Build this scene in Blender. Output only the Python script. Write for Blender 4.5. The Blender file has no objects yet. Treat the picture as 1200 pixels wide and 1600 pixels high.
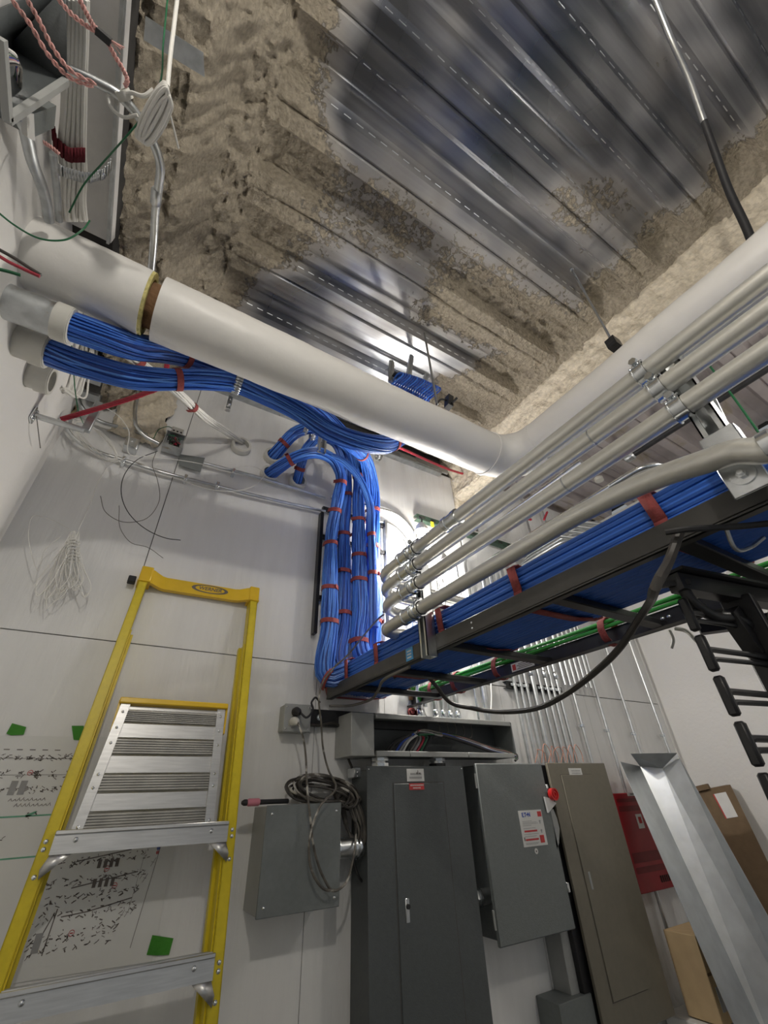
import bpy, math, random
from math import pi, sin, cos, tan, sqrt, atan2, hypot
from mathutils import Vector as V, Matrix, noise
random.seed(7)
rnd = random.random
def U(a, b): return a + (b - a) * random.random()
SC = bpy.context.scene
COL = SC.collection

# ------------------------------------------------------------------ camera
CH = 1.7
FPX = 654.48
yaw, pitch, roll = 0.56409, 0.60137, -0.040314
FW = V((sin(yaw) * cos(pitch), cos(yaw) * cos(pitch), sin(pitch)))
R0 = V((cos(yaw), -sin(yaw), 0)); U0 = R0.cross(FW)
CR = cos(roll) * R0 + sin(roll) * U0
CU = -sin(roll) * R0 + cos(roll) * U0
cd = bpy.data.cameras.new('camera'); cam = bpy.data.objects.new('camera', cd); COL.objects.link(cam)
cd.sensor_fit = 'VERTICAL'; cd.sensor_height = 36; cd.sensor_width = 27
cd.lens = FPX / 1600 * 36; cd.clip_start = .02
cam.matrix_world = Matrix(((CR.x, CU.x, -FW.x, 0), (CR.y, CU.y, -FW.y, 0), (CR.z, CU.z, -FW.z, CH), (0, 0, 0, 1)))
SC.camera = cam
SC.view_settings.view_transform = 'Standard'; SC.view_settings.look = 'None'
SC.view_settings.gamma = 1; SC.view_settings.use_curve_mapping = False
SC.view_settings.exposure = 0.42
W = bpy.data.worlds.new('world'); SC.world = W; W.use_nodes = True
W.node_tree.nodes['Background'].inputs[0].default_value = (.93, .97, 1.0, 1)
W.node_tree.nodes['Background'].inputs[1].default_value = 0.20
LAMP_W = 27.0          # the cage work light in view
ROOM_W = 20.0          # its unseen copies, added behind the camera to light walls and deck

def at(px, py, **k):
    """world point seen at photo pixel (px,py) on the plane x=, y= or z="""
    d = CR * ((px - 600) / FPX) - CU * ((py - 800) / FPX) + FW
    (a, v), = k.items(); i = 'xyz'.index(a)
    o = V((0, 0, CH)); return o + d * ((v - o[i]) / d[i])

# ------------------------------------------------------------------ materials
MATS = {}
def mat(name, col, rough=.5, metal=0., var=0., vscale=20, bump=0., bscale=60, dirt=None, dscale=4, dthr=.6, spec=.5, stretch=None):
    m = bpy.data.materials.new(name); m.use_nodes = True; nt = m.node_tree; b = nt.nodes['Principled BSDF']
    c = tuple(col) + (1,)
    b.inputs['Base Color'].default_value = c; b.inputs['Roughness'].default_value = rough
    b.inputs['Metallic'].default_value = metal; b.inputs['Specular IOR Level'].default_value = spec
    tc = nt.nodes.new('ShaderNodeTexCoord'); src = tc.outputs['Object']
    if stretch:
        mp = nt.nodes.new('ShaderNodeMapping'); mp.inputs['Scale'].default_value = stretch
        nt.links.new(src, mp.inputs[0]); src = mp.outputs[0]
    out = None
    def N(sc, det=4):
        n = nt.nodes.new('ShaderNodeTexNoise'); n.inputs['Scale'].default_value = sc; n.inputs['Detail'].default_value = det
        nt.links.new(src, n.inputs['Vector']); return n.outputs[0]
    if var:
        r = nt.nodes.new('ShaderNodeValToRGB'); nt.links.new(N(vscale), r.inputs[0])
        r.color_ramp.elements[0].position = .3; r.color_ramp.elements[1].position = .7
        r.color_ramp.elements[0].color = tuple(x * (1 - var) for x in col) + (1,)
        r.color_ramp.elements[1].color = tuple(min(1, x * (1 + var)) for x in col) + (1,)
        out = r.outputs[0]
    if dirt:
        mx = nt.nodes.new('ShaderNodeMix'); mx.data_type = 'RGBA'
        r = nt.nodes.new('ShaderNodeValToRGB'); nt.links.new(N(dscale, 8), r.inputs[0])
        r.color_ramp.elements[0].position = dthr; r.color_ramp.elements[1].position = dthr + .1
        nt.links.new(r.outputs[0], mx.inputs[0])
        if out: nt.links.new(out, mx.inputs[6])
        else: mx.inputs[6].default_value = c
        mx.inputs[7].default_value = tuple(dirt) + (1,); out = mx.outputs[2]
    if out: nt.links.new(out, b.inputs['Base Color'])
    if bump:
        bn = nt.nodes.new('ShaderNodeBump'); bn.inputs['Strength'].default_value = bump; bn.inputs['Distance'].default_value = .01
        nt.links.new(N(bscale, 6), bn.inputs['Height']); nt.links.new(bn.outputs[0], b.inputs['Normal'])
    MATS[name] = m; return m

WHITE = mat('white_paint', (.80, .80, .79), .45, var=.03, vscale=3, bump=.35, bscale=7, stretch=(6, 6, .7))
WHITER = mat('white_wall_paint', (.80, .79, .77), .55, var=.03, vscale=2, bump=.12, bscale=40)
BLOCK = mat('painted_block', (.62, .61, .60), .6, var=.04, bump=.2, bscale=30)
SEAM = mat('seam_dark', (.10, .09, .085), .9, var=.1)
CONC = mat('concrete_floor', (.20, .195, .185), .7, var=.12, vscale=3, bump=.1)
JACKET = mat('pipe_jacket', (.80, .785, .755), .42, var=.02, vscale=6, bump=.35, bscale=9)
FOAM = mat('spray_foam', (.66, .59, .47), .9, var=.14, vscale=50, bump=1.0, bscale=42)
INSUL = mat('yellow_glass_wool', (.62, .55, .22), .9, var=.2, vscale=50, bump=.8)
GALV = mat('galvanised_steel', (.66, .68, .69), .33, 1., var=.12, vscale=26)
GALVD = mat('dull_galvanised', (.50, .52, .53), .45, 1., var=.15, vscale=30, dirt=(.35, .30, .24), dthr=.62, dscale=12)
ZINC = mat('zinc_fitting', (.75, .78, .80), .22, 1., var=.08, vscale=60)
COND = mat('conduit_steel', (.72, .715, .67), .33, .6, var=.10, vscale=8, stretch=(8, .7, 8))
TAN = mat('tan_enamel', (.21, .192, .150), .5, .1, var=.04, vscale=40, bump=.05, bscale=200)
GREY = mat('grey_enamel', (.19, .208, .206), .5, .1, var=.05, vscale=60, bump=.08, bscale=200)
DGREY = mat('dark_grey_enamel', (.088, .098, .100), .45, .1, var=.06, vscale=60, bump=.08, bscale=200)
LGREY = mat('light_grey_enamel', (.36, .37, .36), .45, .1, var=.04, vscale=30)
BLACK = mat('black_enamel', (.018, .018, .02), .38, var=.2, vscale=30)
BLACKM = mat('black_rubber', (.02, .02, .022), .6, var=.2)
RAILM = mat('tray_rail_grey', (.075, .073, .068), .42, .2, var=.08, vscale=20)
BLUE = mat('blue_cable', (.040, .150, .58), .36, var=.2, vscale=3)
BLUE2 = mat('lit_blue_cable', (.10, .27, .76), .33, var=.15, vscale=3)
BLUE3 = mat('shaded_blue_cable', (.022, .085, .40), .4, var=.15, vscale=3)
BLUES = [BLUE, BLUE, BLUE2, BLUE2, BLUE3]  # drawn at random per cable; highlight and shade put into the colour
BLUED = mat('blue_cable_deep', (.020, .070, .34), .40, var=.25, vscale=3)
REDV = mat('red_velcro', (.30, .062, .06), .85, var=.15, vscale=80, bump=.3, bscale=300)
REDW = mat('red_cable', (.42, .025, .05), .4, var=.2, vscale=10)
PINK = mat('pink_twisted_wire', (.66, .36, .33), .5, var=.35, vscale=60)
WCAB = mat('white_cable', (.78, .77, .73), .4, var=.04)
GREENW = mat('green_cable', (.06, .40, .07), .35, var=.15, vscale=6)
DGREENW = mat('dark_green_wire', (.02, .14, .06), .35, var=.1)
GREYW = mat('grey_cord', (.16, .15, .135), .5, var=.1)
DCORD = mat('dark_flex_cord', (.05, .045, .04), .5, var=.2)
MCORD = mat('dusty_cord', (.11, .10, .085), .6, var=.5, vscale=24, dirt=(.55, .53, .48), dthr=.55, dscale=18)
YEL = mat('yellow_fibreglass', (.66, .52, .012), .38, var=.05, vscale=50, bump=.05, bscale=150)
YELP = mat('yellow_plastic', (.80, .52, .02), .32, var=.03)
ALU = mat('aluminium', (.60, .60, .59), .36, .9, var=.10, vscale=12, stretch=(1, 6, 14))
ALUD = mat('dusty_ribbed_aluminium', (.40, .39, .36), .5, .7, var=.15, vscale=14)
PAPER = mat('drawing_paper', (.74, .745, .73), .75, var=.02, vscale=6)
INK = mat('printed_ink', (.15, .13, .12), .8, var=.2)
GINK = mat('green_marker_ink', (.15, .42, .28), .8, var=.2)
RINK = mat('red_ink', (.55, .06, .06), .8, var=.2)
BINK = mat('blue_ink', (.03, .08, .40), .7, var=.1)
GTAPE = mat('green_masking_tape', (.05, .26, .02), .7, var=.08, bump=.3, bscale=80)
REDP = mat('red_film', (.34, .008, .016), .38, var=.12, vscale=9)
CARD = mat('cardboard', (.19, .13, .075), .85, var=.08, vscale=20, bump=.1)
CARDL = mat('light_cardboard', (.50, .37, .21), .85, var=.06, vscale=20)
STICK = mat('white_sticker', (.72, .72, .70), .5, var=.03)
SGREY = mat('sticker_grey_print', (.33, .33, .33), .6, var=.05)
BSTICK = mat('blue_sticker', (.08, .35, .68), .5, var=.05)
PLAST = mat('cream_plastic', (.66, .65, .60), .45, var=.03)
GSTRUT = mat('green_strut_paint', (.045, .085, .06), .45, .3, var=.15, vscale=40)
PINKP = mat('pink_grip', (.62, .22, .28), .6, var=.1)
COPPER = mat('orange_wire', (.75, .36, .25), .5, var=.1)
REDPL = mat('red_knob_plastic', (.62, .02, .02), .3, var=.05)
BROWN = mat('rusty_brown', (.22, .12, .06), .9, var=.3, vscale=20, bump=.5)
SHADE = mat('recess_shade', (.03, .028, .026), .9, var=.3)  # near-black: shade of gaps and slots put into colour; also barcode ink
def emis(name, col, s):
    m = bpy.data.materials.new(name); m.use_nodes = True; b = m.node_tree.nodes['Principled BSDF']
    b.inputs['Base Color'].default_value = (.9, .9, .9, 1)
    b.inputs['Emission Color'].default_value = tuple(col) + (1,); b.inputs['Emission Strength'].default_value = s; return m
BULB = emis('lit_bulb', (1, .95, .86), 60)

# ceiling metal: galvanised steel, overspray where the vertex mask says foam
def deck_material():
    m = bpy.data.materials.new('steel_deck_with_foam'); m.use_nodes = True; nt = m.node_tree; b = nt.nodes['Principled BSDF']
    n = nt.nodes.new; l = nt.links.new
    tc = n('ShaderNodeTexCoord'); at_ = n('ShaderNodeAttribute'); at_.attribute_name = 'foam'
    n1 = n('ShaderNodeTexNoise'); n1.inputs['Scale'].default_value = 30; n1.inputs['Detail'].default_value = 8; n1.inputs['Roughness'].default_value = .7
    l(tc.outputs['Object'], n1.inputs['Vector'])
    ad = n('ShaderNodeMath'); ad.operation = 'MULTIPLY_ADD'; ad.inputs[1].default_value = 1.5; ad.inputs[2].default_value = -.75; l(n1.outputs[0], ad.inputs[0])
    s = n('ShaderNodeMath'); s.operation = 'ADD'; l(at_.outputs['Fac'], s.inputs[0]); l(ad.outputs[0], s.inputs[1])
    r = n('ShaderNodeMapRange'); r.inputs[1].default_value = .45; r.inputs[2].default_value = .56; l(s.outputs[0], r.inputs[0])
    n2 = n('ShaderNodeTexNoise'); n2.inputs['Scale'].default_value = 60; n2.inputs['Detail'].default_value = 6; l(tc.outputs['Object'], n2.inputs['Vector'])
    rf = n('ShaderNodeValToRGB'); l(n2.outputs[0], rf.inputs[0])
    rf.color_ramp.elements[0].position = .3; rf.color_ramp.elements[0].color = (.45, .385, .29, 1)
    rf.color_ramp.elements[1].position = .7; rf.color_ramp.elements[1].color = (.69, .61, .48, 1)
    mp = n('ShaderNodeMapping'); mp.inputs['Scale'].default_value = (.6, 9, 9); l(tc.outputs['Object'], mp.inputs[0])
    n3 = n('ShaderNodeTexNoise'); n3.inputs['Scale'].default_value = 2.2; n3.inputs['Detail'].default_value = 5; l(mp.outputs[0], n3.inputs['Vector'])
    rm = n('ShaderNodeValToRGB'); l(n3.outputs[0], rm.inputs[0])
    rm.color_ramp.elements[0].position = .35; rm.color_ramp.elements[0].color = (.22, .23, .255, 1)
    rm.color_ramp.elements[1].position = .65; rm.color_ramp.elements[1].color = (.42, .43, .46, 1)
    # thin dusting of overspray
    n4 = n('ShaderNodeMapRange'); n4.interpolation_type = 'SMOOTHSTEP'; n4.inputs[1].default_value = -.1; n4.inputs[2].default_value = .5; n4.inputs[4].default_value = .75; l(at_.outputs['Fac'], n4.inputs[0])
    m1 = n('ShaderNodeMix'); m1.data_type = 'RGBA'; l(n4.outputs[0], m1.inputs[0]); l(rm.outputs[0], m1.inputs[6]); m1.inputs[7].default_value = (.34, .31, .27, 1)
    m2 = n('ShaderNodeMix'); m2.data_type = 'RGBA'; l(r.outputs[0], m2.inputs[0]); l(m1.outputs[2], m2.inputs[6]); l(rf.outputs[0], m2.inputs[7])
    l(m2.outputs[2], b.inputs['Base Color'])
    mm = n('ShaderNodeMath'); mm.operation = 'MAXIMUM'; l(n4.outputs[0], mm.inputs[0]); l(r.outputs[0], mm.inputs[1])
    inv = n('ShaderNodeMath'); inv.operation = 'SUBTRACT'; inv.inputs[0].default_value = 1; l(mm.outputs[0], inv.inputs[1])
    l(inv.outputs[0], b.inputs['Metallic'])
    rr = n('ShaderNodeMapRange'); rr.inputs[3].default_value = .27; rr.inputs[4].default_value = .92; l(mm.outputs[0], rr.inputs[0]); l(rr.outputs[0], b.inputs['Roughness'])
    n5 = n('ShaderNodeTexNoise'); n5.inputs['Scale'].default_value = 46; n5.inputs['Detail'].default_value = 8; n5.inputs['Roughness'].default_value = .65; l(tc.outputs['Object'], n5.inputs['Vector'])
    h0 = n('ShaderNodeMath'); h0.operation = 'MULTIPLY'; h0.inputs[1].default_value = 4.; l(n5.outputs[0], h0.inputs[0]); h = n('ShaderNodeMath'); h.operation = 'MULTIPLY'; l(h0.outputs[0], h.inputs[0]); l(r.outputs[0], h.inputs[1])
    h2 = n('ShaderNodeMath'); h2.operation = 'ADD'; l(h.outputs[0], h2.inputs[0]); l(r.outputs[0], h2.inputs[1])
    bm = n('ShaderNodeBump'); bm.inputs['Strength'].default_value = 1; bm.inputs['Distance'].default_value = .014; l(h2.outputs[0], bm.inputs['Height']); l(bm.outputs[0], b.inputs['Normal'])
    return m
DECK = deck_material()
# second bay: primed, slightly rosy steel, same profile
DECK2 = mat('dull_rosy_deck', (.46, .42, .42), .5, .5, var=.15, vscale=5, dirt=(.42, .37, .30), dthr=.58, dscale=5)

# ------------------------------------------------------------------ mesh builder
def frame_of(d):
    d = d.normalized(); a = V((0, 0, 1)) if abs(d.z) < .9 else V((1, 0, 0))
    u = d.cross(a).normalized(); return u, d.cross(u).normalized()

def frames(pts):
    """parallel transport frames"""
    n = len(pts); T = []
    for i in range(n):
        a = pts[max(0, i - 1)]; b = pts[min(n - 1, i + 1)]; T.append((b - a).normalized() if (b - a).length > 1e-9 else V((0, 0, 1)))
    u, v = frame_of(T[0]); out = [(T[0], u, v)]
    for i in range(1, n):
        u = (u - T[i] * u.dot(T[i])); u = u.normalized() if u.length > 1e-6 else frame_of(T[i])[0]
        out.append((T[i], u, T[i].cross(u)))
    return out

def smooth(pts, n=8):
    """smooth curve through pts, tangents scaled to the spacing"""
    p = [V(q) for q in pts]; N_ = len(p)
    if N_ < 3: return p
    h = [max(1e-6, (p[i + 1] - p[i]).length) for i in range(N_ - 1)]; sl = [(p[i + 1] - p[i]) / h[i] for i in range(N_ - 1)]
    m = [sl[0]] + [(sl[i - 1] * h[i] + sl[i] * h[i - 1]) / (h[i] + h[i - 1]) for i in range(1, N_ - 1)] + [sl[-1]]; out = []
    for i in range(N_ - 1):
        for k in range(n):
            t = k / n; t2 = t * t; t3 = t2 * t
            out.append(p[i] * (2 * t3 - 3 * t2 + 1) + m[i] * (h[i] * (t3 - 2 * t2 + t)) + p[i + 1] * (3 * t2 - 2 * t3) + m[i + 1] * (h[i] * (t3 - t2)))
    out.append(p[-1]); return out

def fillet(pts, r, n=6):
    """polyline with round corners"""
    p = [V(q) for q in pts]; out = [p[0]]
    for i in range(1, len(p) - 1):
        a = (p[i - 1] - p[i]); b = (p[i + 1] - p[i]); rr = min(r, a.length * .49, b.length * .49)
        A = p[i] + a.normalized() * rr; B = p[i] + b.normalized() * rr
        for k in range(n + 1):
            t = k / n; out.append(A * (1 - t) ** 2 + p[i] * 2 * t * (1 - t) + B * t * t)
    out.append(p[-1]); return out

class MB:
    def __init__(s): s.v = []; s.f = []; s.m = []; s.mats = []
    def mi(s, m):
        if m not in s.mats: s.mats.append(m)
        return s.mats.index(m)
    def add(s, vs, fs, m):
        o = len(s.v); s.v += [V(x) for x in vs]; k = s.mi(m)
        for f in fs: s.f.append(tuple(o + i for i in f)); s.m.append(k)
        return s
    def box(s, a, b, m, bev=0.):
        x0, y0, z0 = [min(a[i], b[i]) for i in range(3)]; x1, y1, z1 = [max(a[i], b[i]) for i in range(3)]
        if bev <= 0:
            vs = [(x, y, z) for z in (z0, z1) for (x, y) in ((x0, y0), (x1, y0), (x1, y1), (x0, y1))]
            fs = [(3, 2, 1, 0), (4, 5, 6, 7), (0, 1, 5, 4), (1, 2, 6, 5), (2, 3, 7, 6), (3, 0, 4, 7)]
            return s.add(vs, fs, m)
        bev = min(bev, (x1 - x0) * .49, (y1 - y0) * .49, (z1 - z0) * .49)
        vs = []; idx = {}
        for ix, X in enumerate((x0, x1)):
            for iy, Y in enumerate((y0, y1)):
                for iz, Z in enumerate((z0, z1)):
                    sx, sy, sz = (1, -1)[ix], (1, -1)[iy], (1, -1)[iz]
                    for ax in range(3):
                        idx[(ix, iy, iz, ax)] = len(vs)
                        vs.append((X + (0 if ax == 0 else sx * bev), Y + (0 if ax == 1 else sy * bev), Z + (0 if ax == 2 else sz * bev)))
        fs = []
        I = idx
        for q in (0, 1):
            fs.append((I[q, 0, 0, 0], I[q, 1, 0, 0], I[q, 1, 1, 0], I[q, 0, 1, 0]))
            fs.append((I[0, q, 0, 1], I[1, q, 0, 1], I[1, q, 1, 1], I[0, q, 1, 1]))
            fs.append((I[0, 0, q, 2], I[1, 0, q, 2], I[1, 1, q, 2], I[0, 1, q, 2]))
            for r in (0, 1):
                fs.append((I[q, r, 0, 0], I[q, r, 1, 0], I[q, r, 1, 1], I[q, r, 0, 1]))
                fs.append((I[q, 0, r, 0], I[q, 1, r, 0], I[q, 1, r, 2], I[q, 0, r, 2]))
                fs.append((I[0, q, r, 1], I[1, q, r, 1], I[1, q, r, 2], I[0, q, r, 2]))
                for t in (0, 1): fs.append((I[q, r, t, 0], I[q, r, t, 1], I[q, r, t, 2]))
        return s.add(vs, fs, m)
    def hexa(s, P, m):      # 8 points: bottom 4 then top 4
        return s.add(P, [(3, 2, 1, 0), (4, 5, 6, 7), (0, 1, 5, 4), (1, 2, 6, 5), (2, 3, 7, 6), (3, 0, 4, 7)], m)
    def obox(s, a, b, w, h, m, up=V((0, 0, 1))):     # bar of width w and height h from a to b
        a = V(a); b = V(b); d = (b - a).normalized(); up = V(up); u = d.cross(up)
        u = u.normalized() if u.length > 1e-4 else frame_of(d)[0]; v = u.cross(d).normalized()
        q = [(-w / 2, -h / 2), (w / 2, -h / 2), (w / 2, h / 2), (-w / 2, h / 2)]
        return s.hexa([a + u * x + v * y for x, y in q] + [b + u * x + v * y for x, y in q], m)
    def tube(s, pts, r, m, seg=10, cap=True, flat=None, fr=None):
        pts = [V(p) for p in pts]; fr = fr or frames(pts); n = len(pts); vs = []
        for i, p in enumerate(pts):
            rr = r[i] if isinstance(r, (list, tuple)) else r
            for k in range(seg):
                a = 2 * pi * k / seg; vs.append(p + fr[i][1] * (cos(a) * rr) + fr[i][2] * (sin(a) * rr * (flat or 1)))
        fs = [(i * seg + k, i * seg + (k + 1) % seg, (i + 1) * seg + (k + 1) % seg, (i + 1) * seg + k) for i in range(n - 1) for k in range(seg)]
        if cap: fs += [tuple(range(seg - 1, -1, -1)), tuple((n - 1) * seg + k for k in range(seg))]
        return s.add(vs, fs, m)
    def ring(s, a, b, r1, r0, m, seg=24):   # hollow collar from a to b
        a = V(a); b = V(b); u, v = frame_of(b - a); vs = []
        for p, r in ((a, r0), (a, r1), (b, r1), (b, r0)):
            vs += [p + u * cos(2 * pi * k / seg) * r + v * sin(2 * pi * k / seg) * r for k in range(seg)]
        fs = []
        for j in range(4):
            for k in range(seg): fs.append((j * seg + k, j * seg + (k + 1) % seg, ((j + 1) % 4) * seg + (k + 1) % seg, ((j + 1) % 4) * seg + k))
        return s.add(vs, fs, m)
    def cyl(s, a, b, r, m, seg=16): return s.tube([V(a), V(b)], r, m, seg)
    def rivet(s, p, n, r, m):
        p = V(p); n = V(n).normalized(); return s.tube([p, p + n * r * .35, p + n * r * .6], [r, r * .8, r * .25], m, 10)
    def poly(s, P, m, th=.001, nrm=None):  # thin sheet with thickness
        P = [V(p) for p in P]; n = V(nrm) if nrm else (P[1] - P[0]).cross(P[2] - P[0]).normalized()
        k = len(P); vs = P + [p + n * th for p in P]
        fs = [tuple(range(k - 1, -1, -1)), tuple(range(k, 2 * k))] + [(i, (i + 1) % k, k + (i + 1) % k, k + i) for i in range(k)]
        return s.add(vs, fs, m)
    def build(s, name, parent=None, local=False, smooth_=True, **kw):
        me = bpy.data.meshes.new(name); off = V((0, 0, 0))
        if parent is not None and not local:
            q = parent
            while q is not None: off = off + q.location; q = q.parent
        elif parent is None and not local and s.v:
            lo = [min(v[i] for v in s.v) for i in range(3)]; hi = [max(v[i] for v in s.v) for i in range(3)]
            off = V(((lo[0] + hi[0]) / 2, (lo[1] + hi[1]) / 2, lo[2]))
        me.from_pydata([tuple(v - off) for v in s.v], [], s.f)
        for m in s.mats: me.materials.append(m)
        me.polygons.foreach_set('material_index', s.m)
        me.update()
        import bmesh
        bm = bmesh.new(); bm.from_mesh(me); bmesh.ops.recalc_face_normals(bm, faces=bm.faces); bm.to_mesh(me); bm.free()
        if smooth_:
            me.polygons.foreach_set('use_smooth', [True] * len(me.polygons))
            try: me.set_sharp_from_angle(angle=math.radians(38))
            except Exception: pass
        o = bpy.data.objects.new(name, me); COL.objects.link(o)
        if parent is not None: o.parent = parent
        else: o.location = off
        for k, v in kw.items(): o[k] = v
        return o

def thing(name, label, cat, loc, group=None, rx=0):
    o = bpy.data.objects.new(name, None); COL.objects.link(o); o.location = V(loc); o.empty_display_size = .05
    o['label'] = label; o['category'] = cat
    if group: o['group'] = group
    return o
def tag(o, label, cat, group=None):
    o['label'] = label; o['category'] = cat
    if group: o['group'] = group
    return o
def struct(mb, name, **kw): return mb.build(name, kind='structure', **kw)

# ------------------------------------------------------------------ setting
XL, XR, YB, CZ = -.54, 3.82, 2.0, 3.98
PITCH = .326
b = MB(); b.box((XL - .1, -3.2, -.1), (XR + .1, YB + .15, 0), CONC); struct(b, 'floor')
# back wall: painted sheets with open joints over a dark backing
b = MB()
b.box((XL - .1, YB + .014, 0), (XR + .1, YB + .12, CZ + .12), SEAM)
xs = {0: [XL, .84, 1.22, 2.06, 2.88, 3.40, XR], 1: [XL, -.03, 1.19, 1.925], 2: [1.95, 2.5, 2.95, 3.35, XR]}
def sheets(xl, z0, z1):
    for a, c in zip(xl[:-1], xl[1:]): b.box((a + .0015, YB, z0 + .0015), (c - .0015, YB + .016, z1 - .0015), WHITE)
sheets(xs[0], 0, 2.262)
b.box((-.0275, YB, 2.265), (1.189, YB + .016, 3.845), WHITE); b.box((XL, YB, 2.265), (-.031, YB + .016, 3.30), WHITE)
# left upper sheet is notched round the foam-filled opening
b.box((XL, YB, 3.72), (-.031, YB + .016, 3.845), WHITE); b.box((XL, YB, 3.30), (-.36, YB + .016, 3.72), WHITE); b.box((-.145, YB, 3.30), (-.031, YB + .016, 3.72), WHITE)
b.box((1.193, YB, 2.265), (1.93, YB + .016, 3.88), WHITE)
sheets(xs[2], 2.265, 3.42); b.box((2.15, YB, 3.42), (XR, YB + .016, CZ), WHITE)
# thin shims between the sheets at the left joint
struct(b, 'wall_back')
b = MB(); b.box((XL - .1, -3.2, 0), (XL, YB + .02, CZ + .1), WHITER); struct(b, 'wall_left')
b = MB(); b.box((XR, -3.2, 0), (XR + .1, YB + .02, CZ - .0), WHITER)
for zz in (3.30, 3.52, 3.74): b.box((XR - .004, -3.2, zz), (XR + .01, YB, zz + .21), BLOCK)
struct(b, 'wall_right')

def smst(x, a, c):
    t = max(0, min(1, (x - a) / (c - a))); return t * t * (3 - 2 * t)
def prof(ph):           # 0 low flat, 1 high flat
    ph = ph % 1
    if ph < .42: return .16 * max(0, 1 - abs(ph - .21) / .03)
    if ph < .50: return (ph - .42) / .08
    if ph < .92: return 1 - (.10 * max(0, 1 - abs(ph - .71) / .035)) * 1.0
    return 1 - (ph - .92) / .08
YREF = -.02
def foam_amount(x, y):
    n = noise.noise(V((x * 2.2, y * 3.5, 1.3))) * .28 + noise.noise(V((x * 7, y * 9, 4.1))) * .16
    # left shoulder
    edge = .10 + .30 * smst(y, .45, .7) * (1 - smst(y, 1.0, 1.25))
    L = 1.25 - (x + .10) / max(.12, edge + .12)
    Rr = (x - (1.72 - .35 * smst(y, .75, 1.35))) / .22 + .6
    mid = .62 * math.exp(-((y - .72) / .19) ** 2) * smst(x, .15, .5) + .72 * math.exp(-((y - .95 + .22 * (x - 1)) / .20) ** 2) * smst(x, .75, 1.2)
    spray = .55 * math.exp(-((y - .12 - .3 * (1.45 - x)) / .13) ** 2) * math.exp(-((x - 1.25) / .28) ** 2)
    return max(L, Rr, mid, spray) + n
def ceiling():
    ph = [0, .05, .1, .15, .18, .21, .24, .28, .33, .37, .40, .42, .46, .50, .52, .55, .58, .61, .64, .675, .71, .745, .78, .82, .86, .90, .92, .96]
    ys = []
    k = -5
    y0 = YREF - .48 * PITCH       # a groove centred on YREF + n*PITCH
    while True:
        for p in ph:
            y = y0 + (k + p) * PITCH
            if -1.6 < y < 2.0: ys.append((y, p))
        k += 1
        if y0 + k * PITCH > 2.0: break
    ys.append((2.0, 0))
    ys = sorted(set(ys))
    xs_ = [-.445 + i * .0085 for i in range(int((1.93 + .445) / .0085) + 1)]
    vs = []; fo = []
    for y, p in ys:
        for x in xs_:
            fa = foam_amount(x, y); t = max(0, min(1.2, (fa - .35) / .6))
            g = smst(x, -.13, .0) * (1 - smst(x, 1.76, 1.88))
            z = CZ + .076 * prof(p) * g
            z -= t * (.010 + .012 * (noise.noise(V((x * 18, y * 18, 0))) + .5) + .010 * abs(noise.noise(V((x * 45, y * 45, 5)))))
            nn = noise.noise(V((x * 9, y * 9, 7))) * .02 + noise.noise(V((x * 26, y * 26, 3))) * .022 + noise.noise(V((x * 60, y * 60, 8))) * .010
            if x < -.08:
                q = -.08 - x; xx = x + .04 * noise.noise(V((0, y * 4, z)))
                z -= .10 * smst(-xx, .08, .19) + .30 * smst(-xx, .17, .30) + .14 * smst(-xx, .30, .42)
                z += nn * 1.6 + .018 * abs(noise.noise(V((x * 40, y * 40, 2))))
            else: z += nn * .5 * min(1, t)
            if x > 1.86: z -= .03 * smst(x, 1.86, 1.93)
            vs.append((x, y, z)); fo.append(fa)
    nx = len(xs_); fs = [(j * nx + i, j * nx + i + 1, (j + 1) * nx + i + 1, (j + 1) * nx + i) for j in range(len(ys) - 1) for i in range(nx - 1)]
    b = MB(); b.add(vs, fs, DECK)
    # embossed web dashes (steel lugs pressed in the sides of every flute)
    nv = len(vs)
    kk = -5
    while True:
        yc = y0 + kk * PITCH
        if yc > 1.9: break
        if yc > -1.3:
            for px_, y_ in ((.46, .012), (.96, -.012)):
                x = .02
                while x < 1.7:
                    yy = yc + px_ * PITCH
                    if foam_amount(x, yy) < .42:
                        d = 1 if px_ < .9 else -1
                        c = V((x, yy - .006 * d, CZ + .036)); 
                        b.obox(c + V((-.016, 0, 0)), c + V((.016, 0, 0)), .006, .012, GALV, up=(0, -d, 1))
                    x += .058
        kk += 1
    # second bay, then shade-coloured sheets over the left gap and the beam
    ys2 = [v[0] for v in ys]; 
    q = []; f2 = []
    for j, (y, p) in enumerate(ys): q += [(2.05, y, CZ + .076 * prof(p)), (XR + .02, y, CZ + .076 * prof(p))]
    f2 = [(2 * j, 2 * j + 1, 2 * j + 3, 2 * j + 2) for j in range(len(ys) - 1)]
    b.add(q, f2, DECK2)
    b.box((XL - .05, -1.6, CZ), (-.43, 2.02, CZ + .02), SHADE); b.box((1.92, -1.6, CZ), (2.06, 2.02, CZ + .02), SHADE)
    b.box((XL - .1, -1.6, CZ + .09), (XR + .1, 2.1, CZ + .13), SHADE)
    b.box((XL - .1, -3.2, CZ), (XR + .1, -1.6, CZ + .1), DECK2)
    me_o = b.build('ceiling', kind='structure', local=True)
    a = me_o.data.attributes.new('foam', 'FLOAT', 'POINT'); vals = fo + [0.] * (len(me_o.data.vertices) - nv)
    a.data.foreach_set('value', vals)
    return me_o
ceiling()

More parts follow.
